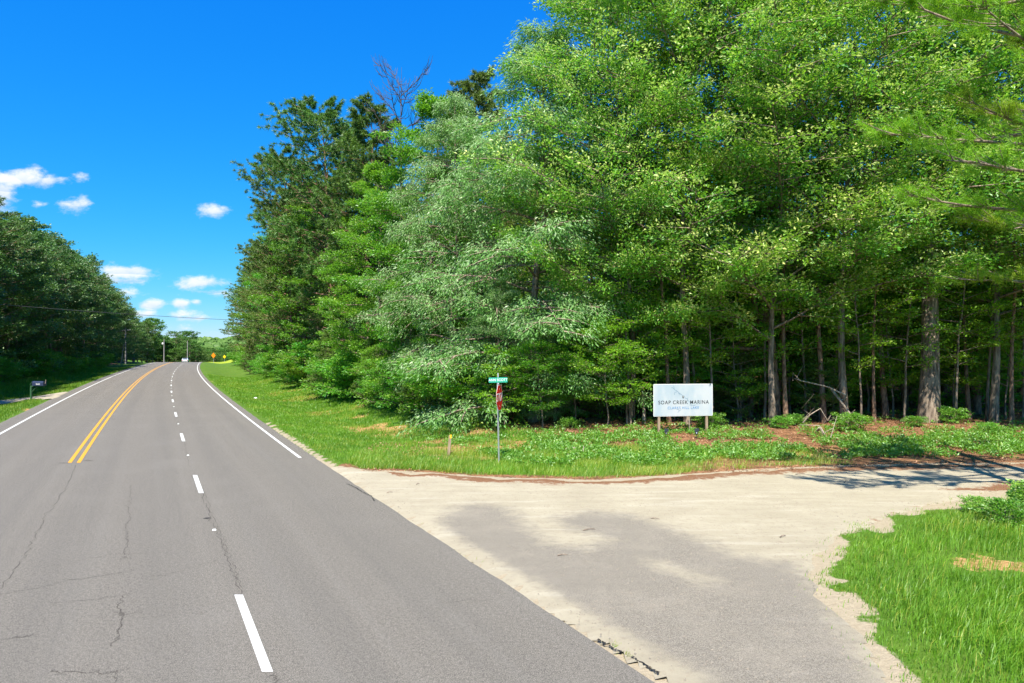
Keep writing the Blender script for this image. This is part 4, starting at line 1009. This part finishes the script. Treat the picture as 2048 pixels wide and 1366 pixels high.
# shrubs and seedlings beside the side road
SH = [(1140,33.5),(1235,32.6),(1275,33.6),(1420,32.6),(1465,33),(1500,32.4),(1560,32.7),(1600,31.8),(1640,32.6),(1700,32),(1740,33),(1790,31.6),(1830,33),(1900,31.8),(1935,33),(1980,31),(2020,32.5),(2060,31.5),(1590,33.6),(1680,33.8),(1960,34.5),(1895,34.2),(2120,32)]
for i, (px, Y) in enumerate(SH):
    if i % 3 != 0: continue
    x = wx(px, Y); where = 'left of the marina board' if px < 1300 else ('between board and thick trunk' if px < 1850 else 'right of the thick trunk')
    plant('shrub', x, Y, H=rnd.uniform(.4, .8), label=f'{ORD[i]} low shrub from the stop sign, at the wood edge {where}', group='low shrubs at the edge of the wood by the side road', wide=1.25)
# shrub at the right edge, on the grass corner
for px, py, H, lab in [(2010,1035,.62,'dense green shrub on the grass corner at the right picture edge'),(2075,1010,.8,'shrub on the grass corner half outside the picture'),(1950,1005,.4,'small shrub at the tip of the grass corner by the gravel')]:
    x, y = gpx(px, py+18); plant('shrub', x, y, H=H, label=lab, wide=1.1)
# dead log, roots and sticks
def stick(pts, r, label, name='fallen_branch', mat='deadwood', cat='branch', twigs=0):
    P = np.array(pts, float); R_ = np.linspace(r, r*.45, len(P)); ls = [(P, R_)]; g_ = np.random.default_rng(int(abs(P[0, 0])*100))
    for k_ in range(twigs):
        b = P[g_.integers(1, len(P))]; ls.append((np.array([b, b+g_.normal(size=3)*.25+[0, 0, .12], b+g_.normal(size=3)*.5+[0, 0, .2]]), [r*.4, r*.25, r*.1]))
    V, F = tubes_np(ls, 7); o = obj(name, mesh_np(name, V, F, M[mat], smooth=True)); tag(o, label, cat); return o
def gz(px, Y, dz=0): x = wx(px, Y); return (x, Y, hz(x, Y)+dz)
stick([gz(1662,34.0,1.75), gz(1680,33.6,1.2), gz(1700,33.2,.6), gz(1716,32.8,.05)], .07, 'leaning dead log between the marina board and the thick trunk', twigs=3)
stick([gz(1632,31.0,.1), gz(1640,30.6,.35), gz(1650,30.2,.06), gz(1655,29.6,.02)], .07, 'short pale dead branch lying at the wood edge', twigs=4)
stick([gz(1605,33,.2), gz(1620,33,.6), gz(1640,33,.9), gz(1655,33,.3)], .035, 'arching dead twigs beside the leaning log', twigs=6)
stick([gz(1690,33.4,1.5), gz(1655,33.4,1.9), gz(1600,33.5,2.2)], .045, 'dead branch caught above the leaning log', twigs=5)
stick([gz(1288,34.2,0), gz(1287,34.2,1.45)], .11, 'broken grey stump standing just left of the marina board', 'tree_stump', 'deadwood', 'stump')
stick([gz(1130,25.9,.03), gz(1150,25.8,.08), gz(1165,25.6,.03)], .035, 'thin pale stick lying on the litter right of the stop sign', twigs=2)
for px, py, l, a in [(1178,1062,.30,.3),(1310,1040,.22,-.5),(1125,1113,.2,.1),(780,987,.16,.2),(836,970,.1,.8),(1600,950,.35,.2),(1690,965,.3,.9),(1565,1075,.2,.5)]:
    x, y = gpx(px, py); stick([(x-l/2*math.cos(a), y-l/2*math.sin(a), .035), (x, y, .06), (x+l/2*math.cos(a), y+l/2*math.sin(a)+.03, .035)], .013, f'small dark twig lying on the pale gravel at {"the near" if py > 1030 else "the far"} side of the side road', 'twig', 'bark', 'twig')['group'] = 'twigs on the gravel'

# pine leaning in from outside the right edge: long twigs close to the camera
def near_pine(x, Y, label, seed, tw, H=16):
    rng = np.random.default_rng(seed); e = empty('pine_tree', (x, Y, hz(x, Y))); tag(e, label, 'tree')
    T = (np.array([[0, 0, -.3], [.1, 0, 5], [.0, .1, 10], [.1, 0, H]]), [.26, .22, .17, .05]); V, F = tubes_np([T], 12); obj('trunk', mesh_np('trunk', V, F, M['pinebark'], smooth=True), e)
    ls, C, A = [], [], []
    for (a, h_, l_, up) in tw:
        q = np.linspace(0, 1, 8)[:, None]; d = np.array([math.cos(a), math.sin(a), 0]); L_ = np.array([0, 0, h_]) + d*l_*q + np.array([0, 0, 1])*up*l_*q**1.4 + np.cumsum(rng.normal(size=(8, 3)), 0)*.06*q
        ls.append((L_, np.linspace(.07, .015, 8)))
        for j in range(int(l_*5)):
            f = .3+.7*rng.random(); b = np.array([np.interp(f, q[:, 0], L_[:, k_]) for k_ in range(3)])
            a2 = a+rng.choice([-1, 1])*rng.uniform(.4, 1.0); l2 = rng.uniform(.4, 1.1)*(1.2-.5*f); d2 = np.array([math.cos(a2), math.sin(a2), rng.uniform(.0, .55)])
            ls.append((np.array([b, b+d2*l2*.5+[0, 0, .03], b+d2*l2+[0, 0, .12]]), [.018, .012, .007]))
            for w in (.45, .72, .98): C.append(b+d2*l2*w+[0, 0, .06*w]+rng.normal(size=3)*[.05,.05,.09]); A.append(d2+[0, 0, .5])
    V, F = tubes_np(ls, 5); obj('branches', mesh_np('branches', V, F, M['bark'], smooth=True), e)
    V, F, v, t_ = needles(np.array(C), np.array(A), rng, .20, .013, 50, tipf=.6)
    obj('crown', mesh_np('crown', V, F, M['pinenear'], {'v': v, 't': t_}), e)
PI = math.pi
near_pine(14.6, 15.9, 'nearby pine just outside the right edge, needle branches hanging into the upper right corner', 5,
          [(PI+.1,8.6,5.9,.08),(PI-.3,7.2,4.8,.12),(PI+.45,9.6,5.8,.22),(PI-.1,11.0,5.6,.3),(PI+.25,7.9,5.2,.1),(.3,9,4,.1),(1.2,8.5,4,.1),(2.2,9.5,4.5,.15),(-1.2,8.8,3.8,.1),(.9,11,3.6,.2),(2.7,11.4,3.8,.3),(-.4,11,3.5,.2),(3.6,12.4,3.2,.3),(1.7,12.5,3.2,.3),(5,12.6,3,.3),(2.6,7.0,2.4,.1),(PI,13.2,4.8,.1),(PI-.5,13.6,4.8,.1),(PI+.5,13.4,4.6,.1),(PI-1,14.2,4.2,.1),(PI+1,14,4.2,.1),(PI,15,4,.15),(2.3,12.8,4.6,.1),(1.5,14.2,4.4,.1),(PI+.25,12.4,4.9,.15)])  # highest limbs, out of view, added to throw dappled shade on the gravel
near_pine(16.5, 19.5, 'second pine beyond the right edge whose twigs hang over the gravel road', 6,
          [(PI+.0,6.0,3.3,.05),(PI-.4,7.6,3.2,.1),(4.2,9.5,3.4,.2),(PI,10,3.6,.3),(2,11,3.2,.3),(.6,11,3,.3),(5.3,10.5,3,.3),(3.4,12,3,.4)], H=15)

# ------------------------------------------------------------------ left wood
seqL = []; Y = 44.0
while Y < 262:
    seqL.append(Y); Y += 3.9 + Y*.020
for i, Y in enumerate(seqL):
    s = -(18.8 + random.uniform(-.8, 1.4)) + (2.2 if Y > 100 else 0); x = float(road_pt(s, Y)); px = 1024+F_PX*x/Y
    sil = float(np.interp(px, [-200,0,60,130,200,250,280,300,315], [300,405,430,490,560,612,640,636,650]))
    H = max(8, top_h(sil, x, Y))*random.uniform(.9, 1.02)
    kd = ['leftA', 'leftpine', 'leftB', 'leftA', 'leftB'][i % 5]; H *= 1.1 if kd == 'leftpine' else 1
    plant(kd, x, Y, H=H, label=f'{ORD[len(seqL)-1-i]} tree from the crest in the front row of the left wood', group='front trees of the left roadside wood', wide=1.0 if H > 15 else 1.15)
for row, ds in ((0, 6.5), (1, 13)):
    Y = 50+row*3
    while Y < 265:
        s = -(19+ds) + random.uniform(-1.4, 1.4); x = float(road_pt(s, Y)); px = 1024+F_PX*x/Y
        sil = float(np.interp(px, [-200,0,60,130,200,250,280,300,315], [300,400,425,482,552,608,640,640,650]))
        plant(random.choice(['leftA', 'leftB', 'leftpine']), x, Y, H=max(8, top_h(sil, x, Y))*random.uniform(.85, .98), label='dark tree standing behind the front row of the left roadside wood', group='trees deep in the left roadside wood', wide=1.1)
        Y += 6.5+Y*.035
Y = 46; i = 0
while Y < 158:
    s = -(16.6+random.uniform(-.5, .8)) + (1.6 if Y > 100 else 0); x = float(road_pt(s, Y))
    plant('shrubB', x, Y, H=random.uniform(1.6, 3.4), label=f'{ORD[min(i,38)]} shrub from the near end at the foot of the left wood', group='shrubs along the foot of the left wood', wide=1.25)
    Y += 2.6+Y*.022; i += 1
# ------------------------------------------------------------------ crest and far country
def farat(kd, px, sy, Y, label, wide=1., group=None, base=None):
    x = wx(px, Y); z = hz(x, Y); plant(kd, x, Y, H=CAM_H+(HOR-sy)/F_PX*Y-z, label=label, wide=wide, group=group)
farat('farpine', 350, 661, 262, 'flat-topped pine with a bare trunk left of the round tree at the crest', 1.15)
farat('farT', 380, 661, 255, 'round green tree behind the bare pole at the crest', .95)
farat('farpine', 368, 660, 268, 'dark pine top just left of the round tree at the crest', .9)
farat('farT', 306, 634, 250, 'dark tree at the end of the left wood next to the open sky', .8)
farat('farT', 294, 640, 240, 'yellowish-green tree closing the left wood at the crest', .8)
far_sp = [(320,680,262),(333,684,258),(345,688,265),(358,687,262),(392,690,264),(398,697,270),(326,678,285),(340,676,300),(364,684,290),(388,686,292),(312,668,258),(404,702,290),(352,696,252),(371,700,256),(337,698,254)]
for i, (px, sy, Y) in enumerate(far_sp):
    farat('farT', px, sy, Y, f'{ORD[i]} low bushy tree of the thicket beyond the road crest', 1.3, 'thicket beyond the road crest')
fr = random.Random(4)
for i in range(34):
    px = fr.uniform(385, 480); Y = fr.uniform(300, 520)
    farat('farT', px, fr.uniform(693, 706), Y, 'light green tree in the valley between the crest and the far ridge', 1.3, 'valley trees beyond the crest')
# the wooded ridges: one uncountable mass
rng = np.random.default_rng(3); N = 5200
Yr = rng.uniform(820, 2100, N); Xr = (rng.uniform(-330, 900, N)-1024)/F_PX*Yr; Zr = hgt(Xr, Yr)
ico = [(0,0,1)] + [(math.cos(a)*.85, math.sin(a)*.85, .55) for a in np.arange(6)*1.047] + [(math.cos(a+.5), math.sin(a+.5), 0) for a in np.arange(6)*1.047]
ico = np.array(ico); fa = [(0, 1+i, 1+(i+1) % 6) for i in range(6)]
for i in range(6): fa += [(1+i, 7+i, 1+(i+1) % 6), (7+i, 7+(i+1) % 6, 1+(i+1) % 6)]
fa = np.array(fa); S = rng.uniform(4.5, 8.5, (N, 1, 1)); hh = rng.uniform(12, 19, N)
Vv = ico[None]*S*[1, 1, .9]*(1+rng.normal(size=(N, 13, 1))*.16); Vv = Vv + np.stack([Xr, Yr, Zr+hh-S[:, 0, 0]*.9], -1)[:, None]
Fv = fa[None] + (np.arange(N)*13)[:, None, None]; vv = np.repeat(rng.random(N), 18)*.6+rng.random(N*18)*.4
o = obj('distant_woods', mesh_np('distant_woods', Vv.reshape(-1, 3), Fv.reshape(-1, 3), M['far'], {'v': vv, 't': np.zeros(len(vv))})); tag(o, 'hazy wooded ridge on the horizon beyond the road', 'woods', kind='stuff')

# ------------------------------------------------------------------ grass, weeds, litter
def blades(name, X, Y, h, w, label, mat='grass', bend=.5, seg=1, seed=0, tip=.15):
    rng = np.random.default_rng(seed); n = len(X); Zg = hgt(X, Y)
    a = rng.uniform(0, 2*np.pi, n); h = h*(.55+.75*rng.random(n)); w = w*(.7+.6*rng.random(n))
    wind = np.array([.25, -.1]); lean = np.stack([np.cos(a+1.57), np.sin(a+1.57)], -1)*rng.random((n, 1))*bend + wind*bend
    B = np.stack([X, Y, Zg-.01], -1); sd_ = np.stack([np.cos(a), np.sin(a), 0*a], -1)*w[:, None]*.5
    tipp = B + np.concatenate([lean*h[:, None], h[:, None]*np.sqrt(np.clip(1-.45*(lean**2).sum(1, keepdims=True), .2, 1))], 1)
    v = np.clip(.4*rng.random(n)+1.3*(fbm(X, Y, 1.1, 12)-.5)+.3, 0, 1); t = (rng.random(n) < tip+.45*sstep(.52, .68, fbm(X, Y, 1.7, 14)))*rng.random(n)
    if seg == 1:
        V = np.stack([B-sd_, B+sd_, tipp], 1).reshape(-1, 3); F = [np.arange(n*3).reshape(-1, 3)]; va, ta = v, t
    else:
        mid = B + np.concatenate([lean*h[:, None]*.32, h[:, None]*.62], 1)
        V = np.stack([B-sd_, B+sd_, mid+sd_*.8, mid-sd_*.8, tipp], 1).reshape(-1, 3); i = np.arange(n)*5
        F = [np.stack([i, i+1, i+2, i+3], -1), np.stack([i+3, i+2, i+4], -1)]; va, ta = np.concatenate([v, v]), np.concatenate([t, t])
    return tag(obj(name, mesh_np(name, V, F, M[mat], {'v': va, 't': ta})), label, 'grass', kind='stuff')
rg = np.random.default_rng(99)
def scatter(n, x0, x1, y0, y1, dens, pw=1.0):
    u = rg.random(n); Y = y0*(y1/y0)**(u**pw); X = rg.uniform(x0, x1, n)
    k = rg.random(n) < dens(X, Y); return X[k], Y[k]
sd_ap = lambda X, Y: poly_sd(X, Y, APRON_A)
# 1. tall grass on the near right corner
def dens(X, Y):
    d = sd_ap(X, Y); b = np.hypot((X-8.9)/2.1, (Y-12.8)/1.0)
    edge = np.maximum(sstep(.0, .3, d + (fbm(X, Y, .8, 43, 3)-.5)*1.5), .05*sstep(-.7, -.1, d))
    return edge*(road_s(X, Y) > 5.2)*(.4+.6*sstep(.55, 1.3, b+(fbm(X, Y, .7, 52)-.5)))*(Y < 20.6)*(.45+.55*sstep(.35, .6, fbm(X, Y, .9, 53)))
X, Y = scatter(165000, 3.4, 18, 4.5, 20.6, dens)
d = sd_ap(X, Y); hh = .08+.24*sstep(.2, 1.4, d)*(.4+.9*fbm(X, Y, 1.1, 54))*(1-.45*sstep(14, 19, Y))
blades('grass', X, Y, hh, .010, 'tall bright green grass on the near right corner', bend=.9, seg=2, seed=1, tip=.12)
k = rg.random(len(X)) < .035
blades('dry_stems', X[k], Y[k], hh[k]*1.5+.05, .007, 'thin dry seed stems standing in the near right grass', bend=.8, seed=21, tip=1.6)
# 2. verge on the right of the highway
def dens(X, Y):
    s = road_s(X, Y); d = sd_ap(X, Y)
    a = sstep(4.35, 4.75, s + (fbm(X, Y, .8, 61)-.5)*.5)*(1-sstep(13.2, 15.5, s+(fbm(X, Y, 2, 62)-.5)*2))*sstep(.25, .7, d + (fbm(X, Y, .5, 63)-.5)*.6)
    patch = 1-.8*sstep(7.0, 9.0, s)*sstep(.54, .64, fbm(X, Y, 2.2, 31))*(1-.6*sstep(40, 50, Y))
    return a*patch*(Y > 20)
X, Y = scatter(900000, -52, 2, 22, 105, dens, 1.0)
k = X > dash_x(Y)+4; X, Y = X[k], Y[k]
hh = (.10+.10*sstep(6, 10, road_s(X, Y))*fbm(X, Y, 1.5, 64))
blades('grass', X, Y, hh, .014+.0009*np.clip(Y-22, 0, 90), 'short mown green grass on the right verge of the highway', seed=2, bend=.6, tip=.06)
# 3. strip of taller yellow-green grass between side road and wood
def dens(X, Y):
    d = sd_ap(X, Y); return sstep(.25, .6, d+(fbm(X, Y, .7, 71)-.5)*.8)*(1-sstep(26.2, 28.2, Y+(fbm(X, Y, 1.2, 72)-.5)*3-.06*X))*(X > -6)*(Y > 20.5)*(road_s(X, Y) > 5)*np.clip(1.15-.9*sstep(5.5, 8.5, X), 0, 1)*(.2+.8*sstep(.38, .55, fbm(X, Y, 1.3, 73)))
X, Y = scatter(170000, -6, 12, 20.6, 30, dens)
blades('grass', X, Y, .20*(.6+.8*fbm(X, Y, .9, 74)), .014, 'yellow-green grass along the far edge of the gravel road', seed=3, bend=.9, tip=.5)
# 4. left verge
def dens(X, Y):
    s = -road_s(X, Y); dr = poly_sd(X, Y, np.array(DW)); return sstep(8.5, 9.0, s+(fbm(X, Y, .8, 81)-.5)*.4)*(1-sstep(15.5, 17, s))*sstep(.0, .35, dr)
X, Y = scatter(420000, -85, -18, 30, 150, dens)
blades('grass', X, Y, .16+.25*sstep(12.5, 14, -road_s(X, Y)), .024+.0007*np.clip(Y-30, 0, 120), 'green grass on the left verge round the driveway', seed=4, bend=.6, tip=.08)
# 5. tufts in the pavement joint
tx, ty = [], []
for px, py in [(838,1048),(842,1053),(900,1098),(912,1104),(932,1110),(945,1118),(958,1124),(1222,1287),(1228,1291),(1250,1304),(1256,1308),(1640,1112),(1605,1105),(1575,1085)]:
    x, y = gpx(px, py); tx += list(x+rg.normal(size=26)*.045); ty += list(y+rg.normal(size=26)*.04)
blades('grass_tufts', np.array(tx), np.array(ty), .055, .009, 'small dry grass tufts in the joint between highway and gravel', seed=5, bend=1.4, tip=.8)

def weeds(name, n, x0, x1, y0, y1, dens, L, per, hgt_, label, mat='weed', seed=0, spread=(.16,.16,.07), tipf=.3):
    X, Y = scatter(n, x0, x1, y0, y1, dens); rng = np.random.default_rng(seed)
    C = np.stack([X, Y, hgt(X, Y)+hgt_*(.3+.9*rng.random(len(X)))], -1); A = unit(np.array([0, 0, .6])+rng.normal(size=C.shape)*.5)
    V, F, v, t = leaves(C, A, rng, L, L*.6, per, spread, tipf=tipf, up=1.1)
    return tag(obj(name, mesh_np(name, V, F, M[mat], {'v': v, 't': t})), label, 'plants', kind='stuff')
def dens(X, Y):
    d = sd_ap(X, Y); f = fbm(X, Y, 1.6, 91); near = sstep(.9, 1.9, d + (fbm(X, Y, 1.0, 92)-.5)*1.4)*(1-.9*sstep(29.5, 33.5, Y))
    lim = sstep(-6.5, -4.5, X)*(road_s(X, Y) > 10)
    return near*lim*sstep(.36, .47, f)*(Y > 23.5)
weeds('ground_cover', 26000, -7, 30, 23.5, 38, dens, .10, 9, .16, 'green ground-cover plants between the gravel road and the wood', seed=1)
def dens(X, Y):
    s = road_s(X, Y); return sstep(12.0, 13.5, s)*(1-sstep(15, 17, s))*.9*(Y > 30)*(.3+.7*sstep(.42, .55, fbm(X, Y, 1.5, 95)))
weeds('verge_weeds', 26000, -60, 1, 33, 120, dens, .15, 8, .28, 'leafy weeds where the right verge meets the wood', seed=2, spread=(.22,.22,.16))
def dens(X, Y): return sstep(.5, .62, fbm(X, Y, 2.2, 97))*.6*(road_s(X, Y) > 15)
weeds('forest_floor_plants', 15000, -6, 50, 36, 88, dens, .16, 8, .3, 'scattered green plants on the forest floor inside the right wood', seed=3, spread=(.28,.28,.16), mat='understory')
# leaf litter: flat dry leaves
def litter(n, x0, x1, y0, y1, dens, L, label, seed):
    X, Y = scatter(n, x0, x1, y0, y1, dens); rng = np.random.default_rng(seed); C = np.stack([X, Y, hgt(X, Y)+.015], -1)
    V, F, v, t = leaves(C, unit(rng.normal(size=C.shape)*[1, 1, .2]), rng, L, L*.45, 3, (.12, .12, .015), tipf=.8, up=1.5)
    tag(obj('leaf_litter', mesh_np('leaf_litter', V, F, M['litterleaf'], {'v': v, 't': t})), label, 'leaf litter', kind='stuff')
litter(26000, -6, 34, 22.5, 44, lambda X, Y: (sd_ap(X, Y) > .1)*sstep(24, 27, Y)*.8 + (np.abs(sd_ap(X, Y)-.05) < .35)*(Y > 20.5)*(X > -5), .085, 'orange-brown leaf litter at the edge of the right wood', 4)
litter(16000, -8, 60, 36, 90, lambda X, Y: .8*(road_s(X, Y) > 15), .16, 'orange-brown leaf litter deep inside the right wood', 5)
# loose gravel stones
def stones(n, dens, label):
    X, Y = scatter(n, -8, 20, 6.5, 26, dens); rng = np.random.default_rng(8); n = len(X); r = rng.uniform(.006, .017, n)
    base = np.array([(1,0,0),(0,1,0),(-1,0,0),(0,-1,0),(0,0,.8)], float); V = base[None]*r[:, None, None]*(1+rng.normal(size=(n, 5, 1))*.25)
    V = V + np.stack([X, Y, hgt(X, Y)+.024], -1)[:, None]; F = np.array([(0,1,4),(1,2,4),(2,3,4),(3,0,4)])[None]+(np.arange(n)*5)[:, None, None]
    tag(obj('loose_gravel', mesh_np('loose_gravel', V.reshape(-1, 3), F.reshape(-1, 3), M['stone'])), label, 'gravel', kind='stuff')
stones(22000, lambda X, Y: (sd_ap(X, Y) < -.1)*(road_s(X, Y) > 4.25)*(.25+.75*sstep(.5, .6, fbm(X, Y, 1.2, 55))), 'loose stones scattered over the gravel side road')
# pale clod and a crumpled white scrap on the verge
def lump(name, x, y, r, mat, label, cat, seed, sq=.6):
    rng = np.random.default_rng(seed); import bmesh
    bm = bmesh.new(); bmesh.ops.create_icosphere(bm, subdivisions=2, radius=r)
    for v in bm.verts: v.co *= 1+rng.normal()*.16; v.co.z *= sq
    me = bpy.data.meshes.new(name); bm.to_mesh(me); bm.free(); me.materials.append(M[mat]); tag(obj(name, me, None, (x, y, hz(x, y)+r*sq*.4)), label, cat)
x, y = gpx(1143, 903); lump('soil_clod', x, y, .30, 'stone', 'pale soil clod on the bank between stop sign and marina board', 'clod', 1, .45)
x, y = gpx(511, 793); lump('litter_scrap', x, y, .16, 'sheet_white', 'crumpled white scrap lying in the verge grass', 'litter', 2, .5)
